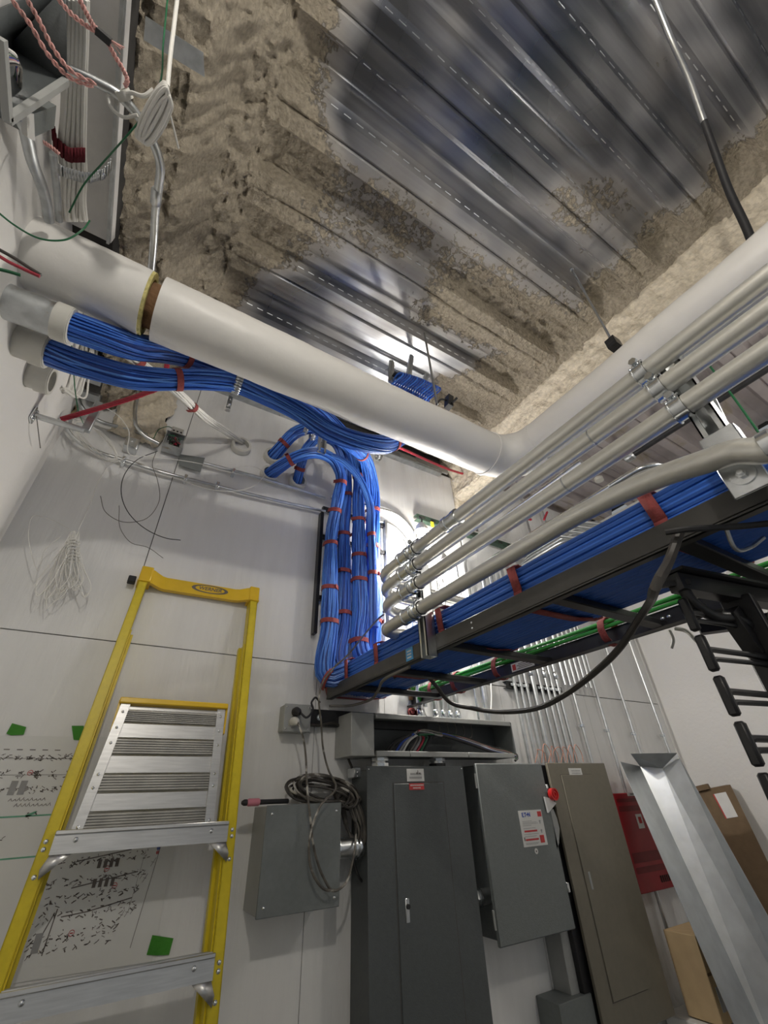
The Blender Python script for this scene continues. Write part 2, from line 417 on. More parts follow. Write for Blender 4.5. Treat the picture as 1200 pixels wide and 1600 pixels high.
def rough_grid(fn, nu, nv, m, amp, sc, mb=None):
    b = mb or MB(); vs = []
    for j in range(nv + 1):
        for i in range(nu + 1):
            p = V(fn(i / nu, j / nv)); q = p * sc
            d = noise.noise_vector(q) * amp + noise.noise_vector(q * 3.1) * amp * .45
            vs.append(p + d)
    fs = [(j * (nu + 1) + i, j * (nu + 1) + i + 1, (j + 1) * (nu + 1) + i + 1, (j + 1) * (nu + 1) + i) for j in range(nv) for i in range(nu)]
    b.add(vs, fs, m); return b
# foam-coated steel beam on the right, running towards the viewer
def beamfn(u, v):
    P = [(1.90, 4.0), (1.895, 3.93), (1.93, 3.86), (1.945, 3.76), (1.92, 3.68), (1.93, 3.655), (2.0, 3.65), (2.06, 3.66), (2.075, 3.70), (2.05, 4.02)]
    t = u * (len(P) - 1); i = min(int(t), len(P) - 2); f = t - i
    return (P[i][0] * (1 - f) + P[i + 1][0] * f, -1.6 + 3.58 * v, P[i][1] * (1 - f) + P[i + 1][1] * f)
b = rough_grid(beamfn, 60, 320, FOAM, .011, 22); struct(b, 'trim_1')
# foam smeared on the wall beside the sheet edge
def patch(x0, x1, z0, z1, name, yy=1.985, amp=.012, m=FOAM):
    def fn(u, v):
        e = min(u, 1 - u, v, 1 - v) * 8; e = min(1, e)
        return (x0 + (x1 - x0) * u, yy + .04 - .045 * e, z0 + (z1 - z0) * v)
    return struct(rough_grid(fn, 26, 26, m, amp, 16), name)
patch(1.925, 2.17, 3.43, 3.98, 'trim_2')
patch(-.375, -.135, 3.27, 3.74, 'trim_3', yy=1.94, amp=.022)
# steel track above the sheets, shade-coloured fill behind it
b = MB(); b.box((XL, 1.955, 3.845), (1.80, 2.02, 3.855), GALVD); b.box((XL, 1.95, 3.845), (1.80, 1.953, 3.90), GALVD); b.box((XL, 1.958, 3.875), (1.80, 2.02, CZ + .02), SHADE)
for i in range(4): b.box((-.4 + i * .6, 1.947, 3.85), (-.25 + i * .6, 1.951, 3.885), GALV)
b.box((1.55, 1.945, 3.86), (1.86, 1.96, 3.92), GALVD)
struct(b, 'trim_4')
# grey soffit board along the left wall top, beside the foam beam, shade-coloured fill for the dark gap
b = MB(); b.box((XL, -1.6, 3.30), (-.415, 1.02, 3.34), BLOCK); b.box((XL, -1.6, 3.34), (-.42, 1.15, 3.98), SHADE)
b.box((-.425, -1.6, 3.285), (-.417, 1.02, 3.345), GALVD)
for i in range(7): b.box((-.50, 1.10 + i * .12, 3.33), (-.43, 1.15 + i * .12, 3.345), GALVD)
struct(b, 'trim_5')

# ------------------------------------------------------------------ insulated pipe
PY, PZ, PR = 1.007, 3.051, .103
PX2 = 1.41
root = thing('insulated_pipe', 'fat white jacketed pipe under the ceiling, turning a corner toward the viewer', 'pipe', (PX2, PY, PZ - PR))
def wobble(pts, r, m, name, parent, seg=48, amp=.0022):
    b = MB(); fr = frames(pts); vs = []
    for i, p in enumerate(pts):
        for k in range(seg):
            a = 2 * pi * k / seg; d = fr[i][1] * cos(a) + fr[i][2] * sin(a)
            q = p + d * r; rr = r + amp * noise.noise(V((q.x * 5, q.y * 5, q.z * 14))) * 2 + amp * .5 * noise.noise(q * 40)
            vs.append(p + d * rr)
    n = len(pts); fs = [(i * seg + k, i * seg + (k + 1) % seg, (i + 1) * seg + (k + 1) % seg, (i + 1) * seg + k) for i in range(n - 1) for k in range(seg)]
    fs += [tuple(range(seg - 1, -1, -1)), tuple((n - 1) * seg + k for k in range(seg))]
    b.add(vs, fs, m); return b.build(name, parent)
def lin(a, c, n): a = V(a); c = V(c); return [a + (c - a) * (i / n) for i in range(n + 1)]
wobble(lin((XL + .0, PY, PZ), (-.243, PY, PZ), 16), PR, JACKET, 'jacket', root)
wobble(lin((-.205, PY, PZ), (1.235, PY, PZ), 90), PR, JACKET, 'jacket', root)
arc = [V((1.235 + .175 * sin(t), PY - .175 * (1 - cos(t)), PZ)) for t in [i * pi / 2 / 10 for i in range(11)]]
wobble(arc, PR * 1.012, JACKET, 'elbow_cover', root, amp=.003)
wobble(lin((PX2, PY - .175, PZ), (PX2, -1.6, PZ), 110), PR, JACKET, 'jacket', root)
b = MB(); b.ring((-.243, PY, PZ), (-.234, PY, PZ), PR - .001, PR - .022, INSUL, 40); b.build('insulation_edge', root, label='yellow glass wool rim at the open joint')
b = MB(); b.cyl((-.25, PY, PZ), (-.19, PY, PZ), PR - .03, BROWN, 32); b.build('bare_pipe', root, label='rough brown bare pipe in the open joint')
for (c1, c2, r_) in (((1.225, PY, PZ), (1.24, PY, PZ), PR + .0035), ((PX2, PY - .17, PZ), (PX2, PY - .19, PZ), PR + .0035)):
    b = MB(); b.ring(c1, c2, r_, PR - .01, JACKET, 44); b.build('joint_tape', root)

# ------------------------------------------------------------------ cable helper
def resample(pts, step):
    L = [0]
    for a, c in zip(pts, pts[1:]): L.append(L[-1] + (c - a).length)
    n = max(2, int(L[-1] / step)); out = []; j = 0
    for i in range(n + 1):
        t = L[-1] * i / n
        while j < len(L) - 2 and L[j + 1] < t: j += 1
        f = (t - L[j]) / max(1e-9, L[j + 1] - L[j]); out.append(pts[j].lerp(pts[j + 1], min(1, f)))
    return out
def cables_mesh(pts, R, m, r=.0037, wander=.5, twist=.8, seg=5, step=.03, core=True, layers=1, sag=0, pinch=None):
    """a laid-up bunch of cables round the path; pinch = params where a strap squeezes it"""
    P = resample(smooth(pts, 10), step); F = frames(P); n = len(P); b = MB()
    Rl = R if isinstance(R, (list, tuple)) else [R]
    def RR(t):
        x = t * (len(Rl) - 1); i = min(int(x), len(Rl) - 2) if len(Rl) > 1 else 0
        v = Rl[0] if len(Rl) == 1 else Rl[i] + (Rl[i + 1] - Rl[i]) * (x - i)
        if pinch:
            d = min(abs(t - q) for q in pinch); v *= .90 + .10 * min(1, d / .06)
        return v
    Rm = max(Rl)
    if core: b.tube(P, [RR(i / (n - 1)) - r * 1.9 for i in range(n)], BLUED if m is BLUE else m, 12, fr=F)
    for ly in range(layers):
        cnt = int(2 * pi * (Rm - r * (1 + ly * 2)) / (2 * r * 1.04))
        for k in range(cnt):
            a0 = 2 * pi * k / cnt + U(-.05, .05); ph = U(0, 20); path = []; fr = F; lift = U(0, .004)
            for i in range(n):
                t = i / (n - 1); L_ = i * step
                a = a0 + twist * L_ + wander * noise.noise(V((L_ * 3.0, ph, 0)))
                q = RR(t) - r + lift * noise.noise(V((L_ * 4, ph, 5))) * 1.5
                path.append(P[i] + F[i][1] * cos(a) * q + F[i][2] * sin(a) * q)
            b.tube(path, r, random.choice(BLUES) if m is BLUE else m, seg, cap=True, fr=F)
    return b, P, F, RR
def strap_on(root, P, F, RR, t, m=REDV, w=.022, tail=True, name='strap'):
    n = len(P); i = min(n - 2, max(1, int(t * (n - 1)))); c = P[i]; T, u, v = F[i]; r = RR(t) + .004
    b = MB(); seg = 24; vs = []
    for s_, rr in ((-w / 2, r - .003), (-w / 2, r), (w / 2, r), (w / 2, r - .003)):
        for k in range(seg):
            a = 2 * pi * k / seg; vs.append(c + T * (s_ + .002 * sin(a * 2 + t * 9)) + u * cos(a) * rr + v * sin(a) * rr)
    fs = [(j * seg + k, j * seg + (k + 1) % seg, ((j + 1) % 4) * seg + (k + 1) % seg, ((j + 1) % 4) * seg + k) for j in range(4) for k in range(seg)]
    b.add(vs, fs, m)
    if tail:
        a = U(0, 6.28); d = (u * cos(a) + v * sin(a)); e = (u * -sin(a) + v * cos(a))
        b.obox(c + d * (r + .001), c + d * (r + .006) + e * .022, w * .9, .002, m, up=d)
    return b.build(name, root)
def bundle(name, label, pts, R, m=BLUE, straps=(), group=None, cat='cable bundle', **kw):
    root = thing(name, label, cat, pts[0], group)
    b, P, F, RR = cables_mesh(pts, R, m, pinch=list(straps) or None, **kw)
    b.build('cables', root)
    for t in straps: strap_on(root, P, F, RR, t)
    return root
def wire(name, label, pts, r, m, cat='wire', group=None, n=8, seg=8, parent=None, strands=1, spread=.002):
    b = MB()
    for s_ in range(strands):
        if strands == 1: q = smooth(pts, n)
        else:
            q0 = smooth(pts, n); F = frames(q0); q = [p + F[i][1] * spread * cos(i * .9 + s_ * 2 * pi / strands) + F[i][2] * spread * sin(i * .9 + s_ * 2 * pi / strands) for i, p in enumerate(q0)]
        b.tube(q, r, m, seg)
    o = b.build(name, parent)
    if parent is None: tag(o, label, cat, group)
    return o
def poly_wire(lst, y=None, x=None, z=None):
    """photo polyline -> points; each entry (px,py,depth) with depth along the given axis"""
    ax = 'y' if y else 'x' if x else 'z'
    return [at(p[0], p[1], **{ax: p[2]}) for p in lst]

# ------------------------------------------------------------------ sleeves through the left wall
def sleeve(label, c, length, R, pipe_mat, d=V((1, 0, 0)), coll=.035, group=None, name='wall_sleeve', lbush=None):
    root = thing(name, label, 'pipe sleeve', c, group); c = V(c); e = c + d * length
    b = MB(); b.ring(c - d * .02, e, R, R - .004, pipe_mat, 32); b.build('pipe', root)
    b = MB(); b.ring(e - d * coll, e + d * .003, R + .005, R - .006, PLAST, 32); b.ring(e, e + d * .006, R + .002, R - .010, PLAST, 32)
    b.build('bushing', root, **({'label': lbush} if lbush else {}))
    return root
def wall_pt(px, py, x=XL): return at(px, py, x=x)
s1 = V((XL, 1.235, 3.01)); s2 = V((XL, 1.43, 3.045)); s3 = V((XL, 1.60, 3.02))
# positions from the bushings' rims
def sleeve_at(px, py, L_):
    e = at(px, py, x=XL + L_); return V((XL, e.y, e.z))
s1 = sleeve_at(103, 507, .135); s2 = sleeve_at(73, 549, .075); s3 = sleeve_at(76, 594, .055)
sleeve('long weathered steel sleeve with white bushing, highest of three on the left wall', s1, .145, .05, GALVD)
sleeve('short stubby sleeve with a white bushing feeding the lower blue bundle', s2, .075, .05, PLAST)
sleeve('empty white sleeve end, lowest of the three on the left wall', s3, .06, .047, PLAST)

# blue bundles out of the sleeves
e1 = s1 + V((.13, 0, 0)); e2 = s2 + V((.06, 0, 0))
B1 = [e1, at(150, 523, y=1.08), at(200, 540, y=1.11), at(255, 549, y=1.15), at(310, 563, y=1.20), at(370, 581, y=1.26), at(440, 610, y=1.31), at(500, 646, y=1.38), at(545, 690, y=1.48), at(574, 728, y=1.72), at(582, 770, y=1.86), at(582, 850, y=1.90), at(584, 950, y=1.91), at(591, 1035, y=1.91), V((1.24, 1.86, 2.21))]
bundle('blue_cable_bundle', 'blue data cable bundle from the long steel sleeve to the drop nearest the work light', B1, [.044, .043, .042, .042, .042, .042, .046, .046, .05, .05, .05], straps=(.135, .50, .66, .745, .80, .89), group=None)
B2 = [e2, at(110, 563, y=1.216), at(150, 575, y=1.215), at(205, 589, y=1.21), at(260, 593, y=1.205), at(320, 593, y=1.20), at(365, 597, y=1.20), at(410, 615, y=1.195), at(470, 645, y=1.20), at(520, 676, y=1.19), at(562, 690, y=1.18), at(598, 695, y=1.18), at(624, 683, y=1.20), at(640, 668, y=1.25), at(655, 660, y=1.32)]
bundle('blue_cable_bundle', 'blue data cable bundle sagging below the white pipe beside a silver hook', B2, [.043, .042, .041, .041, .041, .043, .047, .047, .043], straps=(.215, .74))
# sleeves on the back wall and their bundles
BY = V((0, -1, 0))
def bsleeve(label, px, py, R=.05):
    p = at(px, py, y=1.96); return sleeve(label, V((p.x, YB, p.z)), .035, R, GALV, d=BY, coll=.03), V((p.x, 1.96, p.z))
_, w1 = bsleeve('white rimmed wall sleeve, topmost of the three feeding blue bundles on the back wall', 428, 710)
_, w2 = bsleeve('white rimmed wall sleeve with thin white wire beside it, feeding the long arched bundle', 423, 738)
_, w3 = bsleeve('white rimmed wall sleeve closest to the hanging blue cable drops', 467, 749)
_, w4 = bsleeve('wall sleeve receiving the white cable bundle', 378, 694, .052)
bundle('blue_cable_bundle', 'blue cable bundle arching high from the topmost back wall sleeve behind the strap hook', [w1 + V((0, .03, 0)), at(440, 697, y=1.90), at(460, 677, y=1.84), at(490, 668, y=1.78), at(520, 680, y=1.74), at(545, 700, y=1.75), at(558, 735, y=1.80), at(560, 790, y=1.86), at(561, 850, y=1.87), at(564, 950, y=1.87), at(570, 1030, y=1.87), V((1.12, 1.83, 2.21))], [.040, .038, .036, .036, .038, .045, .046, .048, .048], straps=(.06, .40, .55, .66, .74, .90))
bundle('blue_cable_bundle', 'bright blue cable bundle crossing in front of the wide steel hook to the first drop', [w2 + V((0, .03, 0)), at(440, 728, y=1.88), at(465, 713, y=1.80), at(495, 707, y=1.74), at(520, 718, y=1.74), at(532, 740, y=1.77), at(528, 780, y=1.82), at(520, 820, y=1.87), at(516, 900, y=1.88), at(515, 980, y=1.88), at(515, 1060, y=1.88), V((.945, 1.83, 2.21))], [.038, .036, .034, .034, .036, .042, .047, .048, .048], straps=(.10, .33, .43, .55, .70, .80, .95))
bundle('blue_cable_bundle', 'thin blue cable bundle rising from the sleeve nearest the drops, then falling second', [w3 + V((0, .03, 0)), at(470, 728, y=1.90), at(480, 700, y=1.86), at(500, 684, y=1.82), at(522, 690, y=1.80), at(536, 715, y=1.82), at(542, 760, y=1.87), at(538, 820, y=1.91), at(538, 900, y=1.92), at(538, 970, y=1.92), at(538, 1045, y=1.91), V((1.03, 1.86, 2.21))], [.030, .030, .032, .034, .038, .042, .042, .042], straps=(.05, .42, .56, .68, .80))
bundle('blue_cable_bundle', 'slim blue cable branch leaning out in front of the right hand drops', [at(513, 712, y=1.73), at(532, 718, y=1.71), at(552, 735, y=1.72), at(570, 765, y=1.76), at(578, 790, y=1.80), at(580, 830, y=1.82), at(583, 900, y=1.83), at(585, 980, y=1.84)], [.022, .024, .024, .026], straps=(.55, .75))
# coil of blue above the pipe
cc = at(650, 607, y=1.20)
root = thing('blue_cable_bundle', 'dark blue slack cable roll lying above the white pipe between hanger straps', 'cable bundle', cc)
b = MB()
A = at(618, 596, y=1.16); Bv = at(676, 618, y=1.16)
for k in range(17):
    t = k / 16; p0 = A.lerp(Bv, t) ; p0 = p0 + V((0, 0, .012 * sin(t * pi)))
    q = [p0 + V((.018 * sin(a) + .012 * cos(a * 2), .055 * cos(a), .05 * sin(a))) for a in [i * 2 * pi / 18 for i in range(19)]]
    b.tube(q, .0048, BLUED if k % 3 else BLUE, 8)
b.build('cables', root)
b = MB(); b.obox(A + V((-.01, 0, .055)), A + V((.03, 0, .058)), .03, .008, BLACKM); b.build('strap', root)

# hooks
def jhook(label, px, py, y, w=.03, r=.05, tall=.09, to_wall=True, m=GALV):
    c = at(px, py, y=y); root = thing('cable_hook', label, 'cable hook', c)
    b = MB(); pts = [c + V((0, r * cos(a), r * sin(a))) for a in [pi * .05 - i * (pi * 1.05) / 14 for i in range(15)]]
    pts = [c + V((0, r, tall))] + pts
    for a, c2 in zip(pts, pts[1:]): b.obox(a, c2 + (c2 - a) * .05, w, .003, m, up=(1, 0, 0)) if False else b.add([a + V((-w / 2, 0, 0)), a + V((w / 2, 0, 0)), c2 + V((w / 2, 0, 0)), c2 + V((-w / 2, 0, 0))], [(0, 1, 2, 3)], m)
    o = b.build('strap_loop', root); md = o.modifiers.new('t', 'SOLIDIFY'); md.thickness = .003
    b = MB(); b.box(c + V((-w / 2, r - .002, tall - .06)), c + V((w / 2, r + .004, tall + .05)), m); b.rivet(c + V((0, r - .002, tall + .02)), (0, -1, 0), .006, ZINC); b.build('bracket', root)
    return root
jhook('silver strap hook holding the upper bundle under the dark track', 477, 668, 1.80, r=.045)
jhook('small silver strap hook just right of the slim tall strap hook', 488, 683, 1.82, r=.03, w=.026)
jhook('silver hook cradling the sagging blue bundle against the white pipe', 372, 597, 1.20, w=.028, r=.048)
jhook('small empty silver hook high on the wall above the white cable bundle', 358, 632, 1.95, w=.026, r=.014, tall=.04)
jhook('empty silver hook under the track right of the blue drops', 592, 713, 1.93, w=.04, r=.022, tall=.04)
# channel bracket in front of the arched bundle
c = at(503, 695, y=1.70); root = thing('channel_bracket', 'upright galvanised channel bracket in front of the arched blue bundles', 'bracket', c)
b = MB()
for dx in (-.022, .022): b.box(c + V((dx - .0015, -.012, -.06)), c + V((dx + .0015, .012, .085)), GALV)
b.box(c + V((-.022, .009, -.06)), c + V((.022, .012, .085)), GALV)
for s_ in (-1, 1): b.box(c + V((s_ * .022 - (.010 if s_ > 0 else 0), -.013, -.06)), c + V((s_ * .022 + (.010 if s_ < 0 else 0), -.010, .085)), GALV)
b.build('channel', root)
b = MB(); b.tube(smooth([c + V((-.01, 0, .08)), c + V((-.004, 0, .12)), c + V((.004, 0, .12)), c + V((.01, 0, .08))], 5), .0012, ZINC, 6); b.build('wire_loop', root)
b = MB(); b.rivet(c + V((0, .008, .03)), (0, -1, 0), .005, ZINC); b.rivet(c + V((0, .008, .055)), (0, -1, 0), .005, ZINC); b.build('screw', root)

# ------------------------------------------------------------------ horizontal ladder tray
RX1, RX2, TZ = .88, 1.40, 2.10
root = thing('cable_tray', 'black ladder cable tray running from the wall toward the viewer under blue cables', 'cable tray', (RX1, 0, TZ))
def rail(x, m, y0, y1, face):
    b = MB(); b.box((x, y0, TZ), (x + .012, y1, TZ + .054), m, .003)
    b.box((x, y0, TZ), (x + .028 * face, y1, TZ + .005), m); return b.build('rail', root)
rail(RX1, RAILM, -1.4, 1.97, 1); rail(RX2 - .012, BLACK, -1.4, 2.0, -1)
for y in (1.75, 1.43, 1.07, .63, .31, -.05, -.40, -.75, -1.1):
    b = MB(); b.box((RX1 + .01, y - .018, TZ + .001), (RX2 - .01, y + .018, TZ + .022), BLACK, .003); b.build('rung', root)
b = MB(); b.box((.79, 1.965, 1.985), (1.46, 1.995, 2.055), BLACK, .002)
b.build('wall_support', root); 
b = MB(); q = V((.845, 1.963, 2.02)); b.cyl(q, q + V((0, -.003, 0)), .013, ZINC, 20); b.cyl(q, q + V((0, -.009, 0)), .007, ZINC, 6); b.build('bolt', root)
for y, z in ((.92, .035), (.92, .018)):
    b = MB(); b.rivet((RX1, y, TZ + z), (-1, 0, 0), .004, ZINC); b.build('rivet', root)
p = at(640, 1028, x=RX1 - .0012); b = MB(); b.box((RX1 - .0015, p.y - .022, TZ + .006), (RX1, p.y + .022, TZ + .05), BSTICK)
for i in range(3): b.box((RX1 - .002, p.y - .012, TZ + .014 + i * .011), (RX1 - .0015, p.y + .014, TZ + .019 + i * .011), STICK)
b.build('blue_label', root, label='small blue label beside the upright strut')
y0 = at(817, 1042, x=RX2 - .012).y; b = MB(); b.box((RX2 - .0135, y0 - .06, TZ + .012), (RX2 - .012, y0 + .06, TZ + .045), STICK); b.box((RX2 - .014, y0 + .035, TZ + .018), (RX2 - .0135, y0 + .053, TZ + .04), RINK)
for i in range(4): b.box((RX2 - .014, y0 - .05, TZ + .018 + i * .006), (RX2 - .0135, y0 + .03 - .01 * (i % 2), TZ + .0205 + i * .006), INK)
b.build('warning_label', root, label='small white label with fine print')
for y in (.62, .60):
    b = MB(); b.rivet((RX2 - .012, y, TZ + .03), (-1, 0, 0), .007, ZINC); b.build('bolt', root)
# rack elevation: angled brace under the far rail
b = MB(); b.obox((RX2 + .02, .55, TZ - .02), (RX2 + .36, -.10, TZ - .05), .03, .03, BLACK); b.build('brace', root)

# blue cables lying in the tray
root = thing('tray_cables', 'flat layers of blue data cable strapped along the black tray', 'cable bundle', (RX1, 0, TZ + .02))
b = MB(); r = .0068
def tline(x, z, y0=1.96, y1=-1.5, m=BLUE, rr=r, amp=.003):
    ph = U(0, 50); q = []
    for i in range(30):
        y = y0 + (y1 - y0) * i / 29; q.append(V((x + amp * noise.noise(V((y * 2.5, ph, 0))), y, z + amp * .8 * noise.noise(V((y * 2.5, ph, 9))))))
    b.tube(q, rr, m, 7)
XA, XB = RX1 + .016, 1.19
nz = 8
for i in range(nz): tline(XA + .004 + .002 * (i % 2), TZ + .032 + i * .0133)       # outer side
x = XA + .012
while x < XB: tline(x, TZ + .031 + .002 * sin(x * 90)); tline(x, TZ + .031 + 7 * .0133 - .03 * smst(x, 1.05, 1.2) + .002 * sin(x * 70)); x += .0142
for i in range(5): tline(XB + .002, TZ + .036 + i * .013)
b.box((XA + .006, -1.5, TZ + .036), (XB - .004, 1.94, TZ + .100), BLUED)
b.build('cables', root)
for y in (1.98, 1.77, 1.50, 1.067, .723, .32, -.06, -.4):
    b = MB(); y += .0; s_ = .0
    pr = [(RX1 - .004 + .006, TZ + .06), (RX1 + .004, TZ + .135), (RX1 + .03, TZ + .146), (1.12, TZ + .135), (XB + .012, TZ + .105), (XB + .014, TZ + .03), (1.1, TZ + .016), (RX1 + .02, TZ + .018)]
    q = [V((px_, y + .012 * sin(i), pz)) for i, (px_, pz) in enumerate(pr)]; q.append(q[0])
    for a, c in zip(q, q[1:]): b.add([a + V((0, -.014, 0)), a + V((0, .014, 0)), c + V((0, .014, 0)), c + V((0, -.014, 0))], [(0, 1, 2, 3)], REDV)
    b.obox(q[1] + V((-.003, 0, 0)), q[1] + V((-.02, .006, -.035)), .003, .026, REDV, up=(0, 1, 0)) if False else None
    o = b.build('strap', root); md = o.modifiers.new('t', 'SOLIDIFY'); md.thickness = .003
# green earth cables on the far rail
root = thing('green_cables', 'bright green earth cables strapped along the far tray rail', 'cable', (RX2, 0, TZ + .06))
b = MB()
for k, (dx, dz) in enumerate(((.0, .008), (.014, .012), (-.006, .022), (.010, .026))):
    q = [V((RX2 - .02 + dx + .006 * noise.noise(V((y * 2, k, 0))), y, TZ + .052 + dz + .007 * noise.noise(V((y * 3, k, 2))))) for y in [1.85 - i * .1 for i in range(33)]]
    b.tube([q[0] + V((0, .06, -.05)), q[0] + V((0, .04, 0))] + q, .0065, GREENW, 8)
b.build('cables', root)
for y in (1.78, 1.60, 1.32, .80, .1):
    b = MB(); b.ring((RX2 - .006, y - .012, TZ + .045), (RX2 - .006, y + .012, TZ + .045), .049, .046, REDV, 10); b.build('strap', root)

# ------------------------------------------------------------------ upright struts and the four conduits
CX = .822; CR_ = .0215
CZS = [2.462, 2.398, 2.325, 2.232]
def strut(label, x, y, z0, z1, bracket=False, name='upright_strut', m=GALV):
    root = thing(name, label, 'metal strut', (x, y, z0))
    b = MB(); w = .0205
    b.box((x - w, y - w, z0), (x + w, y - w + .003, z1), m); b.box((x - w, y + w - .003, z0), (x + w, y + w, z1), m)
    b.box((x + w - .003, y - w, z0), (x + w, y + w, z1), m)
    for s_ in (-1, 1): b.box((x - w, y + s_ * w, z0), (x - w + .003, y + s_ * (w - .011), z1), m)
    b.build('channel', root)
    return root
y1 = 1.10; y2 = .155
strut('upright strut against the tray carrying the far ends of the four conduits', .862, y1 + .02, TZ - .02, 2.52)
S2 = strut('upright strut with bright slotted plate, nearer the viewer', .862, y2, TZ + .04, 2.50)
pa, pb_ = at(1130, 697, x=.812), at(1161, 741, x=.812)
b = MB(); b.box((.812, min(pa.y, pb_.y) - .028, pb_.z - .035), (.817, max(pa.y, pb_.y) + .028, pa.z + .035), ZINC, .002); b.box((.817, min(pa.y, pb_.y) - .028, pb_.z - .035), (.842, min(pa.y, pb_.y) - .024, pa.z + .035), ZINC)
b.build('bracket_plate', S2, label='bright zinc plate')
for q in (pa, pb_):
    b = MB(); b.cyl(q, q + V((-.003, 0, 0)), .019, ZINC, 28); b.cyl(q + V((-.003, 0, 0)), q + V((-.009, 0, 0)), .008, ZINC, 6); b.cyl(q + V((-.009, 0, 0)), q + V((-.014, 0, 0)), .0045, ZINC, 10); b.build('washer_bolt', S2)
def clamp(parent, y, z, r=CR_, x=CX):
    b = MB()
    b.ring((x, y - .013, z), (x, y + .013, z), r + .0035, r - .001, ZINC, 20)
    for yy in (-.013, .011): b.ring((x, y + yy, z), (x, y + yy + .002, z), r + .007, r, ZINC, 20)
    b.box((x - .004, y - .012, z + r), (x + .010, y + .012, z + r + .017), ZINC, .002)
    b.cyl((x - .018, y, z + r + .009), (x + .016, y, z + r + .009), .0045, ZINC, 10)
    b.cyl((x - .022, y, z + r + .009), (x - .014, y, z + r + .009), .009, ZINC, 6)
    b.box((x + .008, y - .014, z - r * .7), (x + .024, y + .014, z + r + .012), ZINC, .002)
    b.build('clamp', parent)
def coupling(parent, a, c, r):
    b = MB(); a = V(a); c = V(c); d = (c - a)
    b.tube([a, a + d * .02, a + d * .25, a + d * .27, a + d * .73, a + d * .75, a + d * .98, c], [r + .003, r + .007, r + .007, r + .0045, r + .0045, r + .007, r + .007, r + .003], ZINC, 16); b.build('coupling', parent)
lab = ['topmost of the four grey conduits above the tray', 'second grey conduit from the top above the tray', 'third grey conduit from the top, straight, above the bent one', 'lowest grey conduit above the tray, bent outward near the slotted plate']
for k, z in enumerate(CZS):
    root = thing('steel_conduit', lab[k], 'conduit', (CX, y1, z))
    ye = 1.19 + .02 * (3 - k) * .3
    if k < 3: path = [V((CX, -1.5, z)), V((CX, ye + .17, z)), V((CX + .75, ye + .20, z - .01))]
    else:
        q = [at(1200, 703, x=.775), at(1150, 706, x=.78), at(1100, 722, x=.785), at(1040, 742, x=.80)]
        path = [V((q[0].x, -1.2, q[0].z)), V((q[0].x, q[0].y - .06, q[0].z))] + q + [V((CX, .44, z)), V((CX, .62, z)), V((CX, .9, z)), V((CX, ye, z))]
        path = smooth(path, 8) + fillet([V((CX, ye + .01, z)), V((CX, ye + .17, z)), V((CX + .75, ye + .20, z + .05))], .11, 8)
    b = MB(); b.tube(fillet(path, .11, 8) if k < 3 else path, CR_, COND, 20); b.build('tube', root)
    clamp(root, y1, z); coupling(root, (CX, y1 + .03, z), (CX, y1 + .095, z), CR_)
    if k < 3: clamp(root, y2 + .045 - .012 * k, z)
    else:
        coupling(root, at(1195, 703, x=.775), V((at(1195, 703, x=.775).x, at(1195, 703, x=.775).y - .07, at(1200, 703, x=.775).z)), CR_)
    if k == 0:
        yy = at(708, 825, x=CX).y; coupling(root, (CX, yy - .035, z), (CX, yy + .035, z), CR_)
    elif k < 3:
        b = MB(); yy = .25 + .1 * k; b.ring((CX, yy, z), (CX, yy + .004, z), CR_ + .0006, CR_ - .001, GALVD, 18); b.build('joint_line', root)

# ------------------------------------------------------------------ vertical black runway behind the drops
root = thing('vertical_cable_runway', 'black wall-mounted ladder runway behind the falling blue cables', 'cable runway', (.80, 1.98, 2.3))
for x, z0, z1, m in ((.795, 2.40, 3.14, BLACK), (1.245, 2.45, 3.22, GALVD)):
    b = MB(); b.box((x - .010, 1.945, z0), (x + .010, 1.985, z1), m, .002); b.build('rail', root)
for z in (2.60, 2.98, 3.18):
    b = MB(); b.box((.80, 1.955, z - .012), (1.245, 1.980, z + .012), BLACK, .002); b.build('rung', root)

# ------------------------------------------------------------------ work lights
def work_light(label, c, watt, bulb=True, group=None):
    c = V(c); root = thing('cage_work_light', label, 'work light', c, group)
    b = MB(); b.tube([c + V((0, 0, .115)), c + V((0, 0, .10)), c + V((0, 0, .07)), c + V((0, 0, .055))], [.018, .028, .042, .046], PLAST, 20); b.build('socket_cap', root)
    b = MB(); b.tube([c + V((0, 0, .05)), c + V((0, 0, .03)), c + V((0, 0, 0)), c + V((0, 0, -.03)), c + V((0, 0, -.045))], [.014, .022, .031, .022, .008], BULB, 16); b.build('bulb', root)
    b = MB()
    for k in range(8):
        a = k * pi / 4; d = V((cos(a), sin(a), 0))
        b.tube(smooth([c + V((0, 0, .055)) + d * .045, c + V((0, 0, .01)) + d * .052, c + V((0, 0, -.05)) + d * .046, c + V((0, 0, -.085)) + d * .015], 4), .0022, PLAST, 6)
    for z, r_ in ((.03, .05), (-.02, .052), (-.06, .042)):
        b.tube([c + V((cos(t) * r_, sin(t) * r_, z)) for t in [i * pi / 10 for i in range(21)]], .0022, PLAST, 6)
    b.build('cage', root)
    b = MB(); b.tube(smooth([c + V((0, 0, .11)), c + V((.01, 0, .14)), c + V((-.01, 0, .165)), c + V((.012, 0, .15)), c + V((0, .05, .12))], 6), .004, BLACKM, 8); b.build('hanging_hook', root)
    if group: b = MB(); b.cyl(c + V((0, 0, .11)), V((c.x, c.y, 3.99)), .004, BLACKM, 8); b.build('cord', root)
    l = bpy.data.lights.new('bulb_light', 'POINT'); l.energy = watt; l.shadow_soft_size = .035; l.color = (1, .94, .85)
    o = bpy.data.objects.new('bulb_light', l); COL.objects.link(o); o.parent = root; o.location = (0, 0, -.115)
    return root
work_light('glaring caged work light hanging at the end of the green strut', at(660, 842, y=1.78), LAMP_W)
